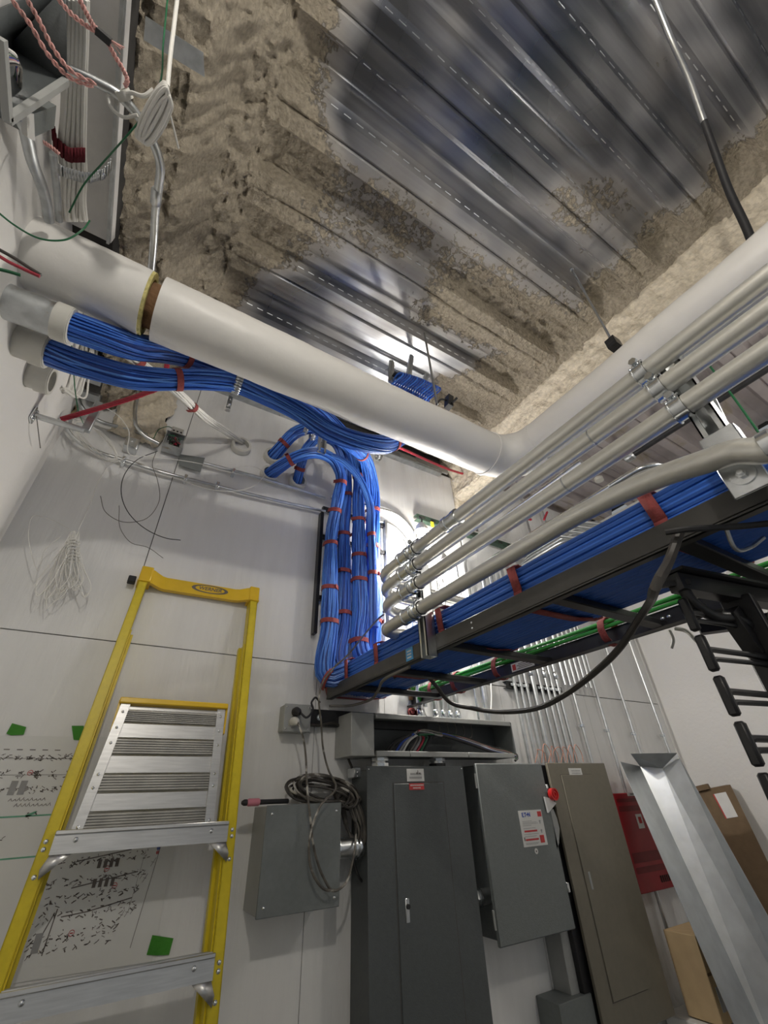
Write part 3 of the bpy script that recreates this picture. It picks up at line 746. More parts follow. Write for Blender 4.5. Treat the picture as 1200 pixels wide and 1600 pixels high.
work_light('second glaring work light half hidden behind the upper conduits', at(694, 893, y=1.70), LAMP_W * .22)
G = 'unseen work lights added behind the viewer'  # unseen lamps, added to brighten walls and ceiling
work_light('unseen caged work light added behind the viewer, on the tray side', (2.55, -.55, 3.45), ROOM_W * .75, group=G)
work_light('unseen caged work light added behind the viewer, on the ladder side', (-.10, -.55, 3.45), ROOM_W * 1.15, group=G)

# ------------------------------------------------------------------ step ladder leaning on the wall (local frame: x across, z up the ladder, -y out)
LA = math.atan(.15)
root = thing('platform_ladder', 'folded yellow fibreglass platform ladder leaning on the white wall', 'ladder', (.22, 1.95 - .15 * 2.575, 0))
root.rotation_euler = (-LA, 0, 0)
def lx(side, v):       # outer edge of the front rails at height v
    return (-.335 + .088 * (v / 2.6)) if side < 0 else (.285 - .022 * (v / 2.6))
for s_ in (-1, 1):
    b = MB(); zt = 2.56
    for (ox0, ox1, y0, y1_) in ((0, .034, -.002, .001), (0, .003, -.002, .050), (.031, .034, -.002, .050)):
        P = []
        for v in (0, zt):
            xo = lx(s_, v); X0, X1 = xo - s_ * ox0, xo - s_ * ox1
            P += [(X0, y0, v), (X1, y0, v), (X1, y1_, v), (X0, y1_, v)]
        b.hexa([V(p) for p in P], YEL)
    b.box((lx(s_, 1.3) - s_ * .030, .0, 0), (lx(s_, 1.3) - s_ * .006, .03, .001), YEL)
    b.build('front_rail', root, local=True)
for s_ in (-1, 1):     # back section
    b = MB(); P = []
    for v in (0, 2.32):
        xo = lx(s_, v) - s_ * .034
        for dx, dy in ((0, .055), (.014, .055), (.014, .080), (0, .080)): P.append(V((xo - s_ * dx, dy, v)))
    b.hexa(P, YEL); P2 = []
    for v in (0, 2.32):
        xo = lx(s_, v) - s_ * .034
        for dx, dy in ((0, .010), (.004, .010), (.004, .06), (0, .06)): P2.append(V((xo - s_ * dx, dy, v)))
    b.hexa(P2, YEL); b.build('rear_rail', root, local=True)
# top cap and guard bar
for s_ in (-1, 1):
    xo = lx(s_, 2.56); b = MB(); b.box((xo + s_ * .005, -.007, 2.535), (xo - s_ * .042, .06, 2.612), YELP, .004)
    b.box((xo + s_ * .007, -.009, 2.535), (xo - s_ * .044, .06, 2.541), YELP, .002); b.build('corner_cap', root, local=True)
b = MB(); q = []; n = 24
xa, xb = lx(-1, 2.56) + .03, lx(1, 2.56) - .03
for i in range(n + 1):
    t = i / n; X = xa + (xb - xa) * t; e = min(1, min(t, 1 - t) / .16); e = e * e * (3 - 2 * e)
    yf = -.004 + (.034 - .014 * t) * e
    q.append((X, yf, 2.533 + .004 * (1 - e), 2.603 - .010 * e))
vs = []
for X, yf, z0, z1 in q: vs += [(X, yf, z0), (X, yf - .0, z1), (X, yf + .022, z1), (X, yf + .022, z0)]
fs = [(4 * i + k, 4 * i + (k + 1) % 4, 4 * i + 4 + (k + 1) % 4, 4 * i + 4 + k) for i in range(n) for k in range(4)] + [(0, 1, 2, 3), (4 * n, 4 * n + 3, 4 * n + 2, 4 * n + 1)]
b.add([V(v) for v in vs], fs, YELP); gb = b.build('guard_bar', root, local=True)
# oval badge lettered on the bar
def ell(cx, cz, a, c, y, n=40): return [V((cx + a * cos(2 * pi * i / n), y, cz + c * sin(2 * pi * i / n))) for i in range(n)]
bx, bz = .045, 2.568; yb = .0195
for (aa, cc_, m_, dy) in ((.082, .0215, INK, .0012), (.066, .0165, YELP, .0018)):
    o = MB(); n_ = 28; vs = []
    for i in range(n_ + 1):
        u = -1 + 2 * i / n_; X = bx + aa * u; hh = cc_ * sqrt(max(0, 1 - u * u)); t = (X - xa) / (xb - xa); e = min(1, min(t, 1 - t) / .16); e = e * e * (3 - 2 * e)
        yf = -.004 + (.034 - .014 * t) * e - dy; vs += [V((X, yf, bz - hh)), V((X, yf, bz + hh))]
    o.add(vs, [(2 * i, 2 * i + 1, 2 * i + 3, 2 * i + 2) for i in range(n_)], m_); o.build('oval_badge', gb, local=True)
def text_obj(body, size, M, m, parent, name='lettering', ext=.0003, shear=0, bold=.0, local=False):
    cu = bpy.data.curves.new(name, 'FONT'); cu.body = body; cu.size = size; cu.extrude = ext; cu.align_x = 'CENTER'; cu.align_y = 'CENTER'; cu.shear = shear; cu.offset = bold
    t = bpy.data.objects.new(name, cu); COL.objects.link(t)
    dg = bpy.context.evaluated_depsgraph_get(); me = bpy.data.meshes.new_from_object(t.evaluated_get(dg)); bpy.data.objects.remove(t)
    me.transform(M)
    q = parent
    while q is not None and not local: me.transform(Matrix.Translation(-q.location)); q = q.parent
    me.materials.clear(); me.materials.append(m); o = bpy.data.objects.new(name, me); COL.objects.link(o); o.parent = parent; return o
text_obj('WERNER', .0255, Matrix.Translation((bx, -.004 + .034 - .014 * .55 - .0032, bz)) @ Matrix.Rotation(math.radians(-2), 4, 'Z') @ Matrix.Rotation(pi / 2, 4, 'X'), INK, gb, shear=.2, bold=.0005, local=True)
b = MB(); b.box((-.292, .012, 2.535), (-.262, .04, 2.565), BLACKM, .003); b.build('rubber_bumper', root, local=True)
# steps
def step(v0, v1, depth=.085):
    b = MB(); xa_, xb_ = lx(-1, v0) + .030, lx(1, v0) - .030
    b.box((xa_, -.014, v0), (xb_, -.011, v1), ALU); b.box((xa_, -.014, v1 - .003), (xb_, depth, v1), ALU); b.box((xa_, -.020, v1 - .010), (xb_, -.010, v1 + .001), ALU, .002)
    for k in range(6): b.box((xa_, .0 + k * .013, v1), (xb_, .005 + k * .013, v1 + .003), ALU)
    b.box((xa_, depth - .003, v0 + .01), (xb_, depth, v1), ALU)
    o = b.build('step', root, local=True)
    for X in (xa_ + .055, xb_ - .055):
        b = MB(); b.rivet((X, -.014, (v0 + v1) / 2 + .004), (0, -1, 0), .007, ZINC); b.build('rivet', o, local=True)
    for s_, X in ((-1, xa_), (1, xb_)):
        b = MB(); b.add([V(p) for p in ((X - .004 * s_, -.010, v0 + .002), (X - s_ * .058, -.010, v0 + .002), (X + .006 * s_, -.010, v0 - .052), (X + .010 * s_, -.010, v0 - .03))], [(0, 1, 2, 3)], ALU)
        br = b.build('brace', o, local=True); md = br.modifiers.new('t', 'SOLIDIFY'); md.thickness = .003
        for dz in (v0 + .015, v0 + .033, v0 - .045):
            b = MB(); b.rivet((lx(s_, v0) - s_ * .013, -.002, dz), (0, -1, 0), .0068, ZINC); b.build('rivet', o, local=True)
for v in (1.618, 1.305, 1.0, .69, .385, .08): step(v, v + .055)
# folded platform
b = MB(); z0, z1 = 1.672, 2.045
def px_(s_, v): t = (v - z0) / (z1 - z0); return (-.215 + .035 * t) if s_ < 0 else (.198 - .012 * t)
k = 0; v = z0 + .004
slats = [(0, .045, 1), (.052, .098, 0), (.104, .150, 1), (.156, .206, 0), (.212, .258, 1), (.264, .308, 0), (.314, .352, 1), (.356, .368, 0)]
for a, c, rb in slats:
    A_, C_ = z0 + a, z0 + c
    b.hexa([V((px_(-1, A_) + .02, .030, A_)), V((px_(1, A_) - .02, .030, A_)), V((px_(1, A_) - .02, .034, A_)), V((px_(-1, A_) + .02, .034, A_)), V((px_(-1, C_) + .02, .030, C_)), V((px_(1, C_) - .02, .030, C_)), V((px_(1, C_) - .02, .034, C_)), V((px_(-1, C_) + .02, .034, C_))], ALUD if rb else ALU)
    if rb:
        nr = 6
        for i in range(nr):
            zz = A_ + (C_ - A_) * (i + .2) / nr; b.box((px_(-1, zz) + .02, .0255, zz), (px_(1, zz) - .02, .031, zz + (C_ - A_) / nr * .45), ALUD)
pl = b.build('platform', root, local=True)
for s_ in (-1, 1):
    b = MB(); b.hexa([V((px_(s_, z0) , .018, z0)), V((px_(s_, z0) - s_ * .030, .018, z0)), V((px_(s_, z0) - s_ * .030, .026, z0)), V((px_(s_, z0), .026, z0)), V((px_(s_, z1), .018, z1)), V((px_(s_, z1) - s_ * .030, .018, z1)), V((px_(s_, z1) - s_ * .030, .026, z1)), V((px_(s_, z1), .026, z1))], ALU)
    o = b.build('side_bar', pl, local=True)
    for t in (.03, .30, .40, .65, .78, .92):
        v = z0 + (z1 - z0) * t; b = MB(); b.rivet((px_(s_, v) - s_ * .015, .018, v), (0, -1, 0), .005, ZINC); b.build('rivet', o, local=True)
b = MB(); b.box((px_(-1, z1) - .008, .008, z1 - .002), (px_(1, z1) + .008, .045, z1 + .018), YELP, .003); b.box((px_(-1, z1) - .010, .02, z1 - .09), (px_(-1, z1) - .003, .045, z1 + .01), YELP); b.box((px_(1, z1) + .003, .02, z1 - .09), (px_(1, z1) + .010, .045, z1 + .01), YELP)
b.build('platform_edge', pl, local=True, label='yellow plastic edge')

# ------------------------------------------------------------------ wiring drawing taped on the wall
yp = YB - .002
root = thing('wiring_drawing', 'large wiring diagram sheet taped on the wall behind the ladder', 'drawing', (0, yp, 1.32))
b = MB(); b.poly([V((XL + .01, yp, 1.325)), V((.335, yp, 1.305)), V((.335, yp, 1.60)), V((.325, yp, 1.925)), V((XL + .01, yp, 1.915))], PAPER, .0008, nrm=(0, -1, 0)); b.build('sheet', root)
b = MB(); rb_ = MB(); gb_ = MB(); ys = yp - .0015
def ink(x0, z0, x1, z1, w=.0018, m=INK, B=None): (B or b).obox(V((x0, ys, z0)), V((x1, ys, z1)), w, .0004, m, up=(0, 1, 0)) if True else None
def ink(x0, z0, x1, z1, w=.0018, m=INK, B=None):
    d = V((x1 - x0, 0, z1 - z0)); L_ = d.length; u = V((-d.z, 0, d.x)) / L_ * w / 2; A_ = V((x0, ys, z0)); C_ = V((x1, ys, z1))
    (B or b).add([A_ - u, A_ + u, C_ + u, C_ - u], [(0, 1, 2, 3)], m)
def ring2(x, z, r, B, m, w=.0016):
    n = 12
    own = MB()
    for i in range(n): ink(x + r * cos(2 * pi * i / n), z + r * sin(2 * pi * i / n), x + r * cos(2 * pi * (i + 1) / n), z + r * sin(2 * pi * (i + 1) / n), w, m, own)
    ink(x - r * .6, z, x + r * .6, z, w * 1.6, m, own); own.build('red_mark' if m is RINK else 'blue_mark', root)
def blob(x, z, w, h, n=6):
    for i in range(n): X = x + U(-w, w) / 2; Z = z + U(-h, h) / 2; ink(X, Z, X + U(-.012, .012), Z + U(-.008, .008), U(.0012, .003))
def row(x0, x1, z, dx, w, h, n=6, slope=0):
    X = x0
    while X < x1: blob(X, z + slope * (X - x0), w, h, n); X += dx
for X in [-.50 + i * .035 for i in range(12)]: ink(X, 1.878, X + .016, 1.878, .0025)
row(-.5, -.02, 1.855, .032, .022, .014, 9); ink(-.5, 1.852, -.02, 1.853, .001)
row(-.5, -.02, 1.808, .045, .018, .018, 10); ink(-.5, 1.806, -.02, 1.806, .001)
for X in (-.47, -.36, -.25, -.14):
    blob(X, 1.806, .016, .014, 16)
row(-.5, -.02, 1.765, .028, .018, .014, 8)
for X in (-.20, -.175): b.box((X, ys - .0003, 1.752), (X + .018, ys, 1.79), SGREY)
for (t0, z0_) in ((-.19, 1.735), (-.17, 1.72)):
    X = t0
    while X < t0 + .09: ink(X, z0_, X + .006, z0_ + U(.004, .012), .0016); ink(X + .006, z0_ + .006, X + .009, z0_, .0014); X += .011
for z_ in (1.69, 1.585): ink(-.5, z_, -.05, z_ + .006, .004, GINK, gb_); 
for X in (-.46, -.27, -.12): blob(X, 1.70, .03, .02, 7); ink(X - .01, 1.695, X + .015, 1.705, .006, GINK, gb_)
for X, Z in ((-.16, 1.812), (-.29, 1.74), (-.23, 1.64), (-.40, 1.64), (.14, 1.545), (.09, 1.40), (.02, 1.62), (.175, 1.50)): ring2(X, Z, .007, rb_, RINK)
for X in (-.28, -.19, -.17, -.35): blob(X, 1.64, .008, .008, 4)
# boxed area on the left
for (a, c, d, e) in ((-.42, 1.44, -.42, 1.53), (-.42, 1.53, -.30, 1.54), (-.30, 1.54, -.30, 1.45), (-.30, 1.45, -.42, 1.44)): ink(a, c, d, e, .0015)
row(-.5, -.12, 1.41, .05, .03, .03, 6); row(-.5, -.1, 1.36, .06, .03, .02, 5)
# dense symbols on the right sheet
for z_ in (1.565, 1.52, 1.475, 1.44): row(-.03, .26, z_, .034, .024, .022, 8, .03)
for X in (.11, .127, .144, .161):
    for Z in (1.548, 1.500): b.box((X, ys - .0003, Z), (X + .010, ys, Z + .022), INK)
for (a, c, d, e) in ((.055, 1.505, .235, 1.53), (.05, 1.44, .12, 1.445), (.12, 1.445, .235, 1.465), (.05, 1.57, .20, 1.59), (.0, 1.36, .03, 1.45), (.03, 1.36, .035, 1.46)): ink(a, c, d, e, .0028)
row(-.03, .23, 1.39, .03, .02, .03, 8, .04); row(-.06, .20, 1.362, .028, .014, .004, 3, .04)
b.box((.0, ys - .0003, 1.368), (.018, ys, 1.41), SGREY)
ink(.262, 1.345, .290, 1.60, .0016); ink(.232, 1.43, .245, 1.585, .0008)
for X, Z in ((.21, 1.415), (.225, 1.42), (.24, 1.425), (.255, 1.50), (.245, 1.51), (.27, 1.54)): ink(X, Z, X + .012, Z + .022, .0012); ink(X, Z + .012, X + .01, Z + .010, .001)
for i, (m_) in enumerate((BINK, BINK, RINK)):
    ring2(.283, 1.598 - i * .011, .004, rb_, m_, .002)
for X, Z in ((.05, 1.57), (.15, 1.42)): blob(X, Z, .03, .03, 5)
b.build('printed_symbols', root); gb_.build('green_marker_lines', root)
def tape(label, pts):
    b = MB(); b.poly([at(x, y, y=ys - .0008) for x, y in pts], GTAPE, .0006, nrm=(0, -1, 0)); o = b.build('green_tape', None); tag(o, label, 'tape', None)
tape('torn green tape piece, leftmost of the three on the drawing', [(10, 1146), (19, 1130), (41, 1136), (37, 1148), (17, 1149)])
tape('torn green tape piece just left of the ladder rail', [(112, 1134), (131, 1134), (130, 1157), (115, 1156)])
tape('square green tape piece at the lower right corner of the drawing', [(229, 1492), (238, 1461), (271, 1466), (264, 1492), (245, 1493)])

# ------------------------------------------------------------------ gear on the wall: outlet box, boxes and panels
def screw(p, parent, r=.005): 
    b = MB(); b.rivet(p, (0, -1, 0), r, ZINC); return b.build('screw', parent)
# outlet box
root = thing('outlet_box', 'grey surface outlet box on the wall left of the tray end', 'electrical box', (.727, YB, 1.955))
b = MB(); b.box((.668, 1.935, 1.955), (.790, YB, 2.062), LGREY, .004); b.build('box', root)
b = MB(); b.box((.666, 1.929, 1.953), (.792, 1.936, 2.064), LGREY, .003); cv = b.build('cover', root)
for X in (.678, .780):
    for Z in (1.965, 2.052): screw((X, 1.929, Z), cv, .004)
def plug(label, px, py, m, group=None):
    c = at(px, py, y=1.915); root = thing('cord_plug', label, 'plug', c)
    b = MB(); b.tube([V((c.x, 1.929, c.z)), V((c.x, 1.912, c.z)), V((c.x + .002, 1.895, c.z - .004)), V((c.x + .006, 1.885, c.z - .012))], [.018, .019, .015, .008], m, 18); b.build('body', root)
    b = MB(); b.ring((c.x, 1.929, c.z), (c.x, 1.926, c.z), .022, .016, LGREY, 20); b.build('socket_rim', root); return c
pb = plug('black round plug in the upper socket of the grey outlet box', 463, 1112, BLACKM)
pw = plug('cream plug in the lower socket of the grey outlet box', 460, 1127, PLAST)
wire('power_cord', 'short black cord looping from the upper plug to the tray end', [V((pb.x + .01, 1.885, pb.z - .01)), at(478, 1121, y=1.87), at(489, 1108, y=1.88), at(487, 1097, y=1.90), at(493, 1090, y=1.90), at(500, 1098, y=1.90)], .0045, BLACKM, 'cord')
wire('power_cord', 'dusty cord hanging from the cream plug over the front of the grey box', [V((pw.x + .005, 1.885, pw.z - .01)), at(473, 1150, y=1.86), at(478, 1185, y=1.84), at(479, 1215, y=1.82), at(484, 1270, y=1.80), at(494, 1340, y=1.80), at(505, 1370, y=1.80), at(520, 1392, y=1.80), at(540, 1380, y=1.81), at(551, 1345, y=1.83), at(556, 1310, y=1.86), at(553, 1270, y=1.9)], .0042, MCORD, 'cord')
wire('power_cord', 'dusty cord dropping from the tray to the coil on the grey box', [at(560, 1003, y=1.75), at(545, 1022, y=1.80), at(520, 1045, y=1.82), at(505, 1065, y=1.82), at(499, 1085, y=1.82), at(502, 1130, y=1.84), at(505, 1170, y=1.84), at(514, 1205, y=1.83), at(525, 1228, y=1.82), at(500, 1260, y=1.79), at(484, 1310, y=1.79), at(487, 1360, y=1.79), at(508, 1390, y=1.79), at(525, 1391, y=1.79)], .0042, MCORD, 'cord')
wire('power_cord', 'thin grey cord rising past the conduit elbows to the tray rail', [at(560, 1003, y=1.75), at(575, 985, y=1.68), at(590, 968, y=1.6), at(600, 960, y=1.5)], .004, GREYW, 'cord')
# armoured flex
wire('flexible_conduit', 'thin armoured flex curving from the outlet box down to a small connector', [at(477, 1133, y=1.96), at(500, 1133, y=1.96), at(525, 1131, y=1.96), at(538, 1142, y=1.96), at(543, 1162, y=1.96), at(543, 1180, y=1.96), at(550, 1200, y=1.94)], .0055, DCORD, 'conduit')
c = at(555, 1207, y=1.93); root = thing('box_connector', 'small silver connector where the armoured flex enters the dark panel side', 'connector', c)
b = MB(); b.box(c + V((-.010, -.012, -.020)), c + V((.022, .06, .020)), GALV, .003); b.build('body', root); screw(c + V((.005, -.013, 0)), root, .006); screw(c + V((.005, -.013, -.014)), root, .004)
c = at(540, 1165, y=1.97); b = MB(); b.box(c + V((-.022, -.004, -.006)), c + V((.012, .028, .006)), GALV, .002); b.rivet(c + V((-.012, -.004, 0)), (0, -1, 0), .004, ZINC); tag(b.build('conduit_strap'), 'tiny silver strap holding the armoured flex to the wall', 'clip')
# junction box
root = thing('junction_box', 'square grey screw-cover junction box left of the dark panel', 'electrical box', (.755, YB, 1.39))
b = MB(); b.box((.605, 1.845, 1.392), (.903, YB, 1.694), LGREY, .003); b.build('box', root)
b = MB(); b.box((.602, 1.838, 1.389), (.906, 1.845, 1.697), GREY, .002); cv = b.build('cover', root)
for X in (.625, .885):
    for Z in (1.415, 1.67): screw((X, 1.838, Z), cv, .0055)
# nipple to the panel
root = thing('pipe_nipple', 'short fat steel nipple joining the grey box to the dark panel', 'conduit', (.96, 1.90, 1.53))
b = MB(); b.cyl((.905, 1.90, 1.548), (1.03, 1.90, 1.548), .033, GALV, 24); b.build('tube', root)
for X in (.910, .985, 1.005):
    b = MB(); b.cyl((X, 1.90, 1.548), (X + .010, 1.90, 1.548), .043, ZINC, 10); b.build('locknut', root)
# cord coil on the box
root = thing('cord_coil', 'messy coil of dusty cords slung over the grey junction box', 'cord', at(510, 1240, y=1.87))
b = MB()
for k in range(13):
    q = []; cx, cy = 505 + U(-8, 10), 1238 + U(-5, 5); rx_, ry_ = U(38, 58), U(10, 28); tl = U(.2, .8)
    for i in range(17):
        a = 2 * pi * i / 16; X = cx + rx_ * cos(a); Y = cy + ry_ * sin(a) + tl * rx_ * cos(a) * .35
        Y = min(Y, 1252 if X < 530 else 1300)
        q.append(at(X, Y, y=1.90 + .05 * sin(a + k) ))
    b.tube(smooth(q, 3), .0045, MCORD if k % 2 else DCORD, 7)
b.build('loops', root)
b = MB()
for k in range(7):
    q = [at(520 + k * 2, 1225 + k, y=1.90), at(540 + k * 2, 1245, y=1.88), at(550 + k * 3, 1275, y=1.87), at(560 + U(-6, 6), 1300 + k * 4, y=1.87), at(556 + U(-6, 6), 1312 + k * 3, y=1.88), at(545, 1300, y=1.90), at(532 + k, 1262, y=1.92)]
    b.tube(smooth(q, 5), .0045, MCORD if k % 2 else DCORD, 7)
b.build('hanging_loops', root)
b = MB()
for k in range(5): b.ring(at(522 + k * 2, 1228 + k * 4, y=1.875), at(526 + k * 2, 1230 + k * 4, y=1.86), .017 + .002 * k, .014, DCORD, 12)
b.build('wrap', root)
wire('power_cord', 'black cord curving below the steel nipple into the dark panel', [at(551, 1325, y=1.9), at(555, 1355, y=1.9), at(562, 1372, y=1.9), at(572, 1382, y=1.93)], .005, BLACKM, 'cord')
# pink gripped tool lying on the box
a = at(378, 1254, y=1.87); c = at(450, 1251, y=1.90); root = thing('hand_tool', 'black stick tool with pink wrapped tip lying on the grey junction box', 'tool', a)
a.z = c.z = 1.708; d = c - a
b = MB(); b.tube([a, a + d * .04, a + d * .10], [.006, .010, .010], BLACKM, 12); b.build('tip', root)
b = MB(); b.tube([a + d * .10, a + d * .14, a + d * .34, a + d * .36], [.009, .0125, .0125, .010], PINKP, 14); b.build('pink_wrap', root)
b = MB(); b.tube([a + d * .36, a + d * .5, c], [.0085, .008, .008], BLACKM, 12); b.build('shaft', root)

# dark panel
def frame_lines(b, x0, x1, z0, z1, y, m=SEAM, w=.0022):
    b.box((x0, y, z0), (x0 + w, y + .001, z1), m); b.box((x1 - w, y, z0), (x1, y + .001, z1), m); b.box((x0, y, z1 - w), (x1, y + .001, z1), m); b.box((x0, y, z0), (x1, y + .001, z0 + w), m)
root = thing('electrical_panel', 'tall dark grey breaker panel with white and red labels at the top', 'electrical panel', (1.28, YB, .3))
b = MB(); b.box((1.035, 1.848, .42), (1.545, YB, 1.81), DGREY, .003); b.build('cabinet', root)
b = MB(); b.box((1.024, 1.838, .40), (1.556, 1.848, 1.822), DGREY, .002); tr = b.build('trim_plate', root)
for X in (1.034, 1.548): screw((X, 1.838, 1.81), tr, .003)
b = MB(); b.box((1.155, 1.834, .50), (1.425, 1.839, 1.755), DGREY, .0015); frame_lines(b, 1.150, 1.430, .495, 1.760, 1.8374); dr = b.build('door', root)
b = MB(); q = at(637, 1423, y=1.834); b.box(q + V((-.009, -.002, -.035)), q + V((.009, .002, .035)), GALV, .003); b.cyl(q + V((0, -.002, .012)), q + V((0, -.010, .012)), .008, BLACKM, 12); b.build('latch', dr)
q = at(649, 1211, y=1.838); b = MB(); b.box(q + V((-.047, -.0015, -.024)), q + V((.047, 0, .024)), STICK)
for i, (zz, l_, m_) in enumerate(((-.010, .033, SGREY), (.004, .028, SGREY))):
    X = -l_
    while X < l_: b.box(q + V((X, -.002, zz - .004)), q + V((X + .004, -.0015, zz + .004)), m_); X += .0062
b.box(q + V((.005, -.0021, .004)), q + V((.014, -.0015, .010)), INK); b.box(q + V((.018, -.0021, .004)), q + V((.027, -.0015, .009)), INK); b.box(q + V((.012, -.0021, .010)), q + V((.015, -.0015, .018)), INK)
b.build('name_label', root, label='white printed label')
q = at(651, 1229, y=1.834); b = MB(); b.box(q + V((-.040, -.0012, -.012)), q + V((.040, 0, .012)), RINK)
for zz, l_ in ((.005, .034), (-.005, .020)):
    X = -l_
    while X < l_: b.box(q + V((X, -.0016, zz - .0025)), q + V((X + .0035, -.0012, zz + .0025)), STICK); X += .0052
b.build('warning_label', dr, label='small red label')
# raceway
root = thing('wire_trough', 'open grey wireway box above the dark panel, full of loose wires', 'wireway', (1.45, YB, 1.86))
b = MB(); b.box((.95, 1.985, 1.862), (1.945, YB, 2.030), DGREY); b.box((.95, 1.845, 2.022), (1.945, YB, 2.030), GREY); b.box((.95, 1.86, 1.862), (1.945, YB, 1.868), GREY); b.box((1.937, 1.845, 1.862), (1.945, YB, 2.030), GREY)
b.build('body', root)
b = MB(); b.box((.945, 1.835, 1.858), (1.062, YB, 2.030), LGREY, .003); e = b.build('end_cover', root); screw((1.045, 1.835, 1.995), e, .003); screw((1.045, 1.835, 1.885), e, .003)
b = MB(); b.box((1.072, 1.835, 2.010), (1.93, 1.848, 2.032), LGREY, .002); l = b.build('upper_lip', root)
for X in (1.08, 1.40, 1.70): screw((X, 1.835, 2.02), l, .003)
b = MB(); b.box((1.072, 1.835, 1.858), (1.25, 1.848, 1.880), LGREY, .002); b.box((1.252, 1.835, 1.858), (1.60, 1.848, 1.880), LGREY, .002); b.box((1.602, 1.835, 1.858), (1.93, 1.848, 1.880), LGREY, .002); b.build('lower_lip', root)
for X in (1.125, 1.45):
    rt = thing('pipe_nipple', 'clear silver nipple between the wireway and the dark panel, ' + ('left one' if X < 1.3 else 'right one'), 'conduit', (X, 1.88, 1.83))
    b = MB(); b.cyl((X, 1.90, 1.815), (X, 1.90, 1.868), .030, GALV, 20); b.build('tube', rt)
    b = MB(); b.cyl((X, 1.90, 1.823), (X, 1.90, 1.836), .040, ZINC if X < 1.3 else BLACKM, 8); b.cyl((X, 1.90, 1.845), (X, 1.90, 1.857), .040, ZINC, 8); b.build('locknut', rt)
cols = [BLACKM, DCORD, BLACKM, BINK, SGREY, STICK, BLACKM, GREYW, SGREY, REDW, DGREENW, BLACKM]
for k in range(12):
    z = 1.90 + k * .006
    q = [V((1.15 + .02 * k, 1.91, 1.872)), V((1.20 + .02 * k, 1.90, 1.92 + .003 * k)), V((1.33, 1.89 - .002 * k, 1.955 + .003 * (k % 5))), V((1.48, 1.88, 1.955 + .003 * (k % 4))), V((1.62, 1.87 + .003 * k, 1.925 + .003 * k % 7)), V((1.78, 1.85, 1.885 + .002 * k)), V((1.90, 1.85, 1.868 + .002 * k)), V((1.93, 1.83, 1.86 + .001 * k)), V((1.90, 1.82, 1.845))]
    wire('building_wire', ['lowest black', 'dark brown', 'second black', 'blue', 'lowest grey', 'white', 'third black', 'dark grey', 'upper grey', 'red', 'green', 'topmost black'][k] + ' building wire lying loose in the open wireway', q, .0055, cols[k], group='loose wires in the wireway')
for k in range(5):
    X = 1.50 + .055 * k
    wire('building_wire', ['leftmost', 'second', 'middle', 'fourth', 'rightmost'][k] + ' short dark wire tail dropping from a conduit into the wireway', [V((X, 1.93, 2.03)), V((X, 1.92, 1.99)), V((X - .02, 1.91, 1.96)), V((X - .06, 1.905, 1.945))], .003, GREYW, group='wire tails under the wireway top')
# disconnect switch
root = thing('disconnect_switch', 'grey safety switch box with red knobbed handle and printed label', 'switch box', (1.85, YB, 1.19))
b = MB(); b.box((1.675, 1.835, 1.192), (2.10, YB, 1.828), GREY, .004); b.build('cabinet', root)
b = MB(); b.box((1.622, 1.818, 1.188), (2.09, 1.835, 1.832), GREY, .004); dr = b.build('door', root)
for z in (1.76, 1.27):
    b = MB(); b.cyl((1.622, 1.830, z - .03), (1.622, 1.830, z + .03), .006, LGREY, 10); b.build('hinge', dr)
for z in (1.72, 1.33):
    b = MB(); b.box((2.085, 1.81, z - .018), (2.098, 1.83, z + .018), ZINC, .002); b.build('latch', dr)
q0 = at(809, 1267, y=1.8175); q1 = at(855, 1322, y=1.8175)
x0, x1, z1, z0 = q0.x, at(845, 1265, y=1.8175).x, q0.z, at(820, 1324, y=1.8175).z
b = MB(); yl = 1.8165; b.box((x0, yl, z0), (x1, yl + .0012, z1), STICK); w_, h_ = x1 - x0, z1 - z0
def lb(u0, v0, u1, v1, m): b.box((x0 + w_ * u0, yl - .0005, z1 - h_ * v1), (x0 + w_ * u1, yl, z1 - h_ * v0), m)
lb(.80, .05, .97, .20, RINK); lb(.72, .72, .90, .93, RINK); lb(.12, .56, .66, .61, RINK); lb(.12, .79, .66, .84, RINK)
for v, u in ((.30, .5), (.34, .7), (.375, .75), (.42, .45), (.50, .6), (.66, .7), (.72, .6), (.90, .65), (.93, .6)): lb(.10, v, u, v + .012, SGREY)
lb(.06, .74, .10, .84, INK)
for v in (.30, .56): lb(.83, v, .86, v + .10, SGREY); lb(.80, v + .02, .89, v + .035, SGREY)
lab_ = b.build('rating_label', dr, label='white printed rating label')
text_obj('E.T\u2022N', h_ * .17, Matrix.Translation((x0 + w_ * .30, yl - .001, z1 - h_ * .13)) @ Matrix.Rotation(pi / 2, 4, 'X'), BINK, lab_, bold=.0008)
q = at(838, 1330, y=1.817); b = MB(); b.cyl(q, q + V((0, -.001, 0)), .011, STICK, 20); b.cyl(q + V((0, -.001, 0)), q + V((0, -.0015, 0)), .004, INK, 10); b.build('round_label', dr)
# handle on the right side
HP = [(855, 1269), (862, 1264), (868, 1279), (872, 1295), (871, 1317), (868, 1327), (866, 1317), (862, 1300), (857, 1280)]
b = MB(); b.poly([at(x, y, y=1.828) for x, y in HP], LGREY, .010, nrm=(0, -1, 0)); h = b.build('handle', root, label='pale curved switch handle')
b = MB(); b.poly([at(x, y, y=1.812) for x, y in ((849, 1245), (856, 1247), (867, 1255), (855, 1270))], STICK, .010, nrm=(0, -1, 0)); b.build('lever', h)
kb = at(866, 1241, y=1.785)
b = MB(); b.cyl(kb + V((0, .018, 0)), kb, .027, REDPL, 28); b.ring(kb + V((0, -.001, 0)), kb + V((0, -.006, 0)), .027, .021, REDPL, 28); b.ring(kb + V((0, -.001, 0)), kb + V((0, -.005, 0)), .014, .009, REDPL, 24); b.build('knob', h, label='red round knob')
